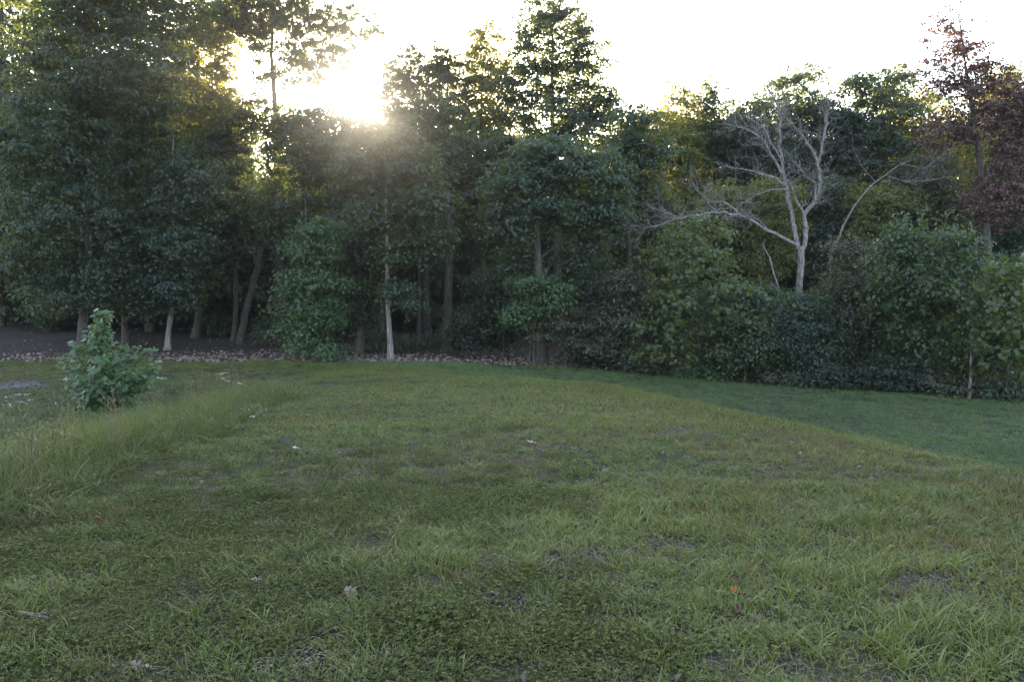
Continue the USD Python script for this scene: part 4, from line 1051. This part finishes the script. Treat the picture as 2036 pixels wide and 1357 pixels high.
def fallen_leaf(px, py, size, mat, label, yaw, curl, tilt, lift=0.03, seed=0, name='fallen_leaf'):
    rng = np.random.default_rng(seed + 400)
    o = np.array(OAKLEAF_OUT)
    mid = np.stack([np.zeros(6), np.linspace(-.45, .42, 6)], 1)
    rim = np.vstack([o, o * 0.5, mid])
    from scipy.spatial import Delaunay
    from shapely.geometry import Polygon, Point
    tri = Delaunay(rim + rng.normal(0, 1e-4, rim.shape)).simplices
    poly = Polygon(o)
    tri = np.array([t for t in tri if poly.contains(Point(*rim[t].mean(0)))])
    z = curl * (rim[:, 0] ** 2 * 0.9 + 0.35 * rim[:, 1] ** 2 + 0.5 * rim[:, 0] * rim[:, 1]) + rng.normal(0, .025, len(rim))
    top = np.stack([rim[:, 0], rim[:, 1], z], 1) * size
    v = np.vstack([top, top - [0, 0, .0012]])
    f = np.vstack([tri, tri[:, ::-1] + len(rim)])
    c, s = math.cos(yaw), math.sin(yaw)
    ct, st = math.cos(tilt), math.sin(tilt)
    R = np.array([[c, -s, 0], [s, c, 0], [0, 0, 1]]) @ np.array([[1, 0, 0], [0, ct, -st], [0, st, ct]])
    v = v @ R.T
    g = ground(px, py)
    root = thing(name, label, 'leaf', g + [0, 0, lift])
    part('blade', (v, f), mat, root)
    st_ = np.array([[0, -.45, 0], [0, -.62, .01], [.03, -.78, .03]]) * size @ R.T
    part('stalk', tube(st_, [.0016, .0014, .001], 5), mat, root)


LB = plain('brown_leaf_look', (0.108, 0.065, 0.054), .75, (0.187, 0.130, 0.115), 55)
LP = plain('pale_leaf_look', (0.187, 0.140, 0.122), .75, (0.274, 0.223, 0.209), 55)
LR = plain('rusty_leaf_look', (0.094, 0.024, 0.014), .6, (0.158, 0.043, 0.022), 55)
LD = plain('dark_red_leaf_look', (0.023, 0.008, 0.008), .5, (0.042, 0.015, 0.013), 55)
LO = plain('orange_leaf_look', (0.187, 0.058, 0.016), .6, (0.238, 0.086, 0.022), 55)
LT = plain('tan_leaf_look', (0.158, 0.115, 0.086), .75, (0.216, 0.162, 0.122), 55)
for k, (px, py, sz, mat, lab, yaw, curl, tilt) in enumerate([
    (698, 1192, .125, LB, 'curled brown oak leaf lying at the near side of the big grass tuft', .7, 1.1, .5),
    (990, 1190, .085, LP, 'folded pale and rusty leaf on the bare strip right of the big grass tuft', 1.9, 1.6, .3),
    (782, 1074, .085, LP, 'curled pinkish white leaf perched above the clover behind the big grass tuft', 2.4, 1.7, .6),
    (1018, 1148, .075, LB, 'upright folded brown leaf in the grass up and right of the folded pale leaf', .2, 2.0, 1.1),
    (1468, 1184, .10, LO, 'bright orange leaf in the grass at right', 1.3, .9, .3),
    (1462, 1160, .075, LD, 'dark reddish leaf just above the bright orange leaf', .4, 1.2, .6),
    (1476, 1232, .14, LD, 'large dark red curled leaf at the edge of the bare strip below the orange leaf', 1.6, 1.4, .4),
    (1500, 1240, .09, LB, 'brown upright leaf right beside the large dark red leaf', 2.6, 1.5, .9),
    (190, 1042, .10, LR, 'small red leaf with a white glint right of the dead tuft at left', .3, 1.3, .7),
    (1215, 1228, .07, LD, 'dark leaf at the left end of the bare strip in the right foreground', 1.0, 1.3, .4),
    (272, 1338, .09, LB, 'brown curled leaf at the bottom edge, lower left', 1.1, 1.5, .4),
    (300, 1340, .065, LP, 'pale curled leaf close right of the brown one at the bottom edge', 2.2, 1.7, .5),
    (250, 1345, .05, LT, 'small grey tan leaf left of the brown one at the bottom edge', .2, 1.2, .3),
    (316, 1312, .06, LD, 'small dark leaf above the pale curled one at the bottom edge', 2.8, 1.2, .3),
    (350, 1058, .09, LT, 'dull brown leaf in the clover above the pale twig at left', 1.5, 1.2, .3),
    (380, 1090, .085, LD, 'nearly black curled leaf in the clover right of the pale twig at left', .6, 1.6, .7),
    (135, 1152, .07, LD, 'dark curled leaf in the middle of the clover at far left', 2.9, 1.6, .5),
    (510, 1160, .075, LP, 'flat pale grey leaf in the clover left of the big grass tuft', 1.4, .6, .1),
    (525, 1083, .065, LT, 'tan leaf fragment in the clover, upper left of the big grass tuft', 2.0, 1.0, .3),
    (668, 1065, .07, LD, 'dark brown leaf in the clover straight above the big grass tuft', .9, 1.2, .4),
    (902, 1020, .08, LP, 'pale dry leaf in the middle of the lawn', .5, .8, .2),
    (1285, 1037, .07, LD, 'dark leaf sunk in the grass in the middle right of the lawn', 1.9, 1.2, .4),
    (1060, 888, .16, LT, 'dry tan leaves on the little hollow far up the lawn', 1.2, 1.0, .2),
    (590, 899, .14, LP, 'pale dry leaf far up the lawn beside the tall grass', 1.6, 1.0, .2),
]):
    fallen_leaf(px, py, sz, mat, lab, yaw, curl, tilt, 0.014 if py > 950 else .035, k)

TW = bark_look('twig_look', (0.096, 0.072, 0.060), (0.216, 0.174, 0.156), 30)


def twig(a, b, r, label, seed, forks=2):
    rng = np.random.default_rng(seed)
    p, q = ground(*a), ground(*b)
    root = thing('twig', label, 'twig', p + [0, 0, .035])
    e = q - p
    ln = np.linalg.norm(e)
    ax = path_between([0, 0, 0], e, rng, 8, .03)
    part('stem', tube(ax, r * np.linspace(1, .55, 8) * (1 + .15 * rng.normal(size=8)), 7), TW, root, smooth=True)
    for _ in range(forks):
        s = ax[rng.integers(2, 6)]
        part('side_twig', tube(path_between(s, s + unit(e / ln + rng.normal(0, .5, 3)) * ln * .35, rng, 4, .05), np.linspace(r * .5, r * .2, 4), 5), TW, root, smooth=True)


twig((38, 1234), (98, 1247), .014, 'thick pale broken twig in the clover at lower left', 1, 1)
twig((312, 1086), (346, 1074), .011, 'short pale crooked twig in the clover, right of the red leaf', 2)
twig((485, 1089), (530, 1080), .006, 'thin dark twig in the clover left of the big grass tuft', 3)
twig((1228, 1198), (1290, 1194), .004, 'long thin straw coloured twig lying left of the orange leaf', 4)
twig((1920, 1140), (1965, 1160), .008, 'pale broken twig lying in the grass at the right', 5)
twig((960, 1178), (993, 1204), .004, 'thin slanting twig across the folded pale leaf', 6, 0)

# a dead reddish grass tuft at the left edge
g = ground(70, 1040)
root = thing('dead_grass_tuft', 'reddish brown dead grass tuft at the near edge of the tall grass', 'grass tuft', g)
rngt = np.random.default_rng(12)
v, f = blades(420, .24, (.06, .15), .006, rngt, 1.0, 8)
part('dead_blade', (v * [1.3, .8, 1], f), STRAW, root)

# flowering weeds in the tall grass
WHITE = plain('white_flower_look', (0.5, 0.5, 0.49), .6)
STEM = plain('weed_stem_look', (0.06, 0.075, 0.03), .6, (0.09, 0.085, 0.045), 20)
DSTEM = plain('dark_weed_stem_look', (0.035, 0.026, 0.022), .7, (0.06, 0.045, 0.035), 20)


def flower_weed(heads, d, label, seed, small=False):
    rng = np.random.default_rng(seed)
    px0 = np.mean([h[0] for h in heads])
    b = drop(ray(px0, 640)[0] * d, d)
    root = thing('white_flowering_weed', label, 'wildflower', b)
    for px, py, r in heads:
        e = at(px, py, d + rng.uniform(-.12, .12)) - b
        part('stem', tube(path_between([rng.normal(0, .05), rng.normal(0, .05), -.03], e, rng, 7, .03), np.linspace(.005, .002, 7), 5), STEM, root, smooth=True)
        k = 40 if not small else 22
        a, rr = rng.uniform(0, 6.28, k), r * np.sqrt(rng.uniform(0, 1, k))
        c = e + np.stack([rr * np.cos(a), rr * np.sin(a), rng.normal(0, .008, k)], 1)
        part('flower_head', leaves(c, np.array([0, 0, 1.0]) + rng.normal(0, .3, c.shape), .018, rng), WHITE, root, kind='stuff')
    z = np.mean([at(h[0], h[1], d)[2] for h in heads]) - b[2]
    c = np.stack([rng.normal(0, .12, 70), rng.normal(0, .12, 70), rng.uniform(.1, max(z, .3), 70)], 1)
    part('leaf', leaves(c, np.array([0, 0, .8]) + rng.normal(0, .4, c.shape), .06, rng), BLUE, root, kind='stuff')


flower_weed([(437, 744, .09), (448, 742, .09), (452, 758, .07), (444, 753, .05)], 18.0, 'white flat topped wildflower in the tall grass, centre left', 1)
flower_weed([(477, 763, .06)], 16.5, 'single small white flower head right of the flat topped wildflower', 2)
flower_weed([(316, 752, .05), (325, 753, .06)], 17.5, 'small white flower heads beside the right side of the leafy sapling', 3)
flower_weed([(20, 790, .09), (35, 785, .08), (55, 785, .07), (28, 808, .10), (15, 805, .07), (40, 800, .07), (60, 796, .05)], 15.0, 'bushy weed sprinkled with small white flowers at the left edge', 4, True)
flower_weed([(503, 829, .05)], 13.2, 'white flower low at the foot of the tall grass', 5)


def stalk_weed(base, top, d, label, seed):
    rng = np.random.default_rng(seed)
    b = drop(ray(base[0], 640)[0] * d, d)
    e = at(*top, d) - b
    root = thing('dark_weed', label, 'weed', b)
    ax = path_between([0, 0, -.03], e, rng, 9, .015)
    part('stem', tube(ax, np.linspace(.009, .003, 9), 6), DSTEM, root, smooth=True)
    cs = []
    for _ in range(9):
        s = ax[rng.integers(3, 9)]
        o = s + unit(np.array([rng.normal(), rng.normal(), 1.1])) * rng.uniform(.08, .22)
        part('branch', tube(path_between(s, o, rng, 4, .05), [.003, .0025, .002, .001], 4), DSTEM, root, smooth=True)
        cs.append(o + rng.normal(0, .035, (7, 3)))
    c = np.vstack(cs)
    part('seed_head', leaves(c, rng.normal(size=c.shape), .022, rng), SEED, root, kind='stuff')


stalk_weed((107, 918), (100, 812), 9.2, 'tall dark branching weed standing above the tall grass at left', 1)
stalk_weed((60, 905), (62, 868), 8.6, 'short dark weed left of the tall dark branching weed', 2)
stalk_weed((128, 905), (127, 845), 9.6, 'thin dark weed right of the tall dark branching weed', 3)

# ------------------------------------------------------------------ evening haze in the air
HAZE = usdkit.material(stage, L + '/haze_look', {'v': ('principled_volume', {'color': (1.0, 0.94, 0.86), 'density': 0.00003, 'anisotropy': 0.94}),
    'w': ('principled_volume', {'color': (0.80, 0.88, 1.0), 'density': 0.000095, 'anisotropy': 0.1}), 'a': ('add_closure', {})},
    [('v.volume', 'a.closure1'), ('w.volume', 'a.closure2')], volume='a.closure')
hx, hy0, hy1, hz0, hz1 = 960.0, -360.0, 1560.0, -4.0, 40.0
hv = np.array([[a, b, c] for a in (-hx, hx) for b in (hy0, hy1) for c in (hz0, hz1)])
hf = np.array([[0, 1, 3, 2], [4, 6, 7, 5], [0, 4, 5, 1], [2, 3, 7, 6], [0, 2, 6, 4], [1, 5, 7, 3]])
tag(part('haze', (hv, hf), HAZE), 'thin evening haze in the air over the lawn and among the trees', 'haze', kind='stuff')
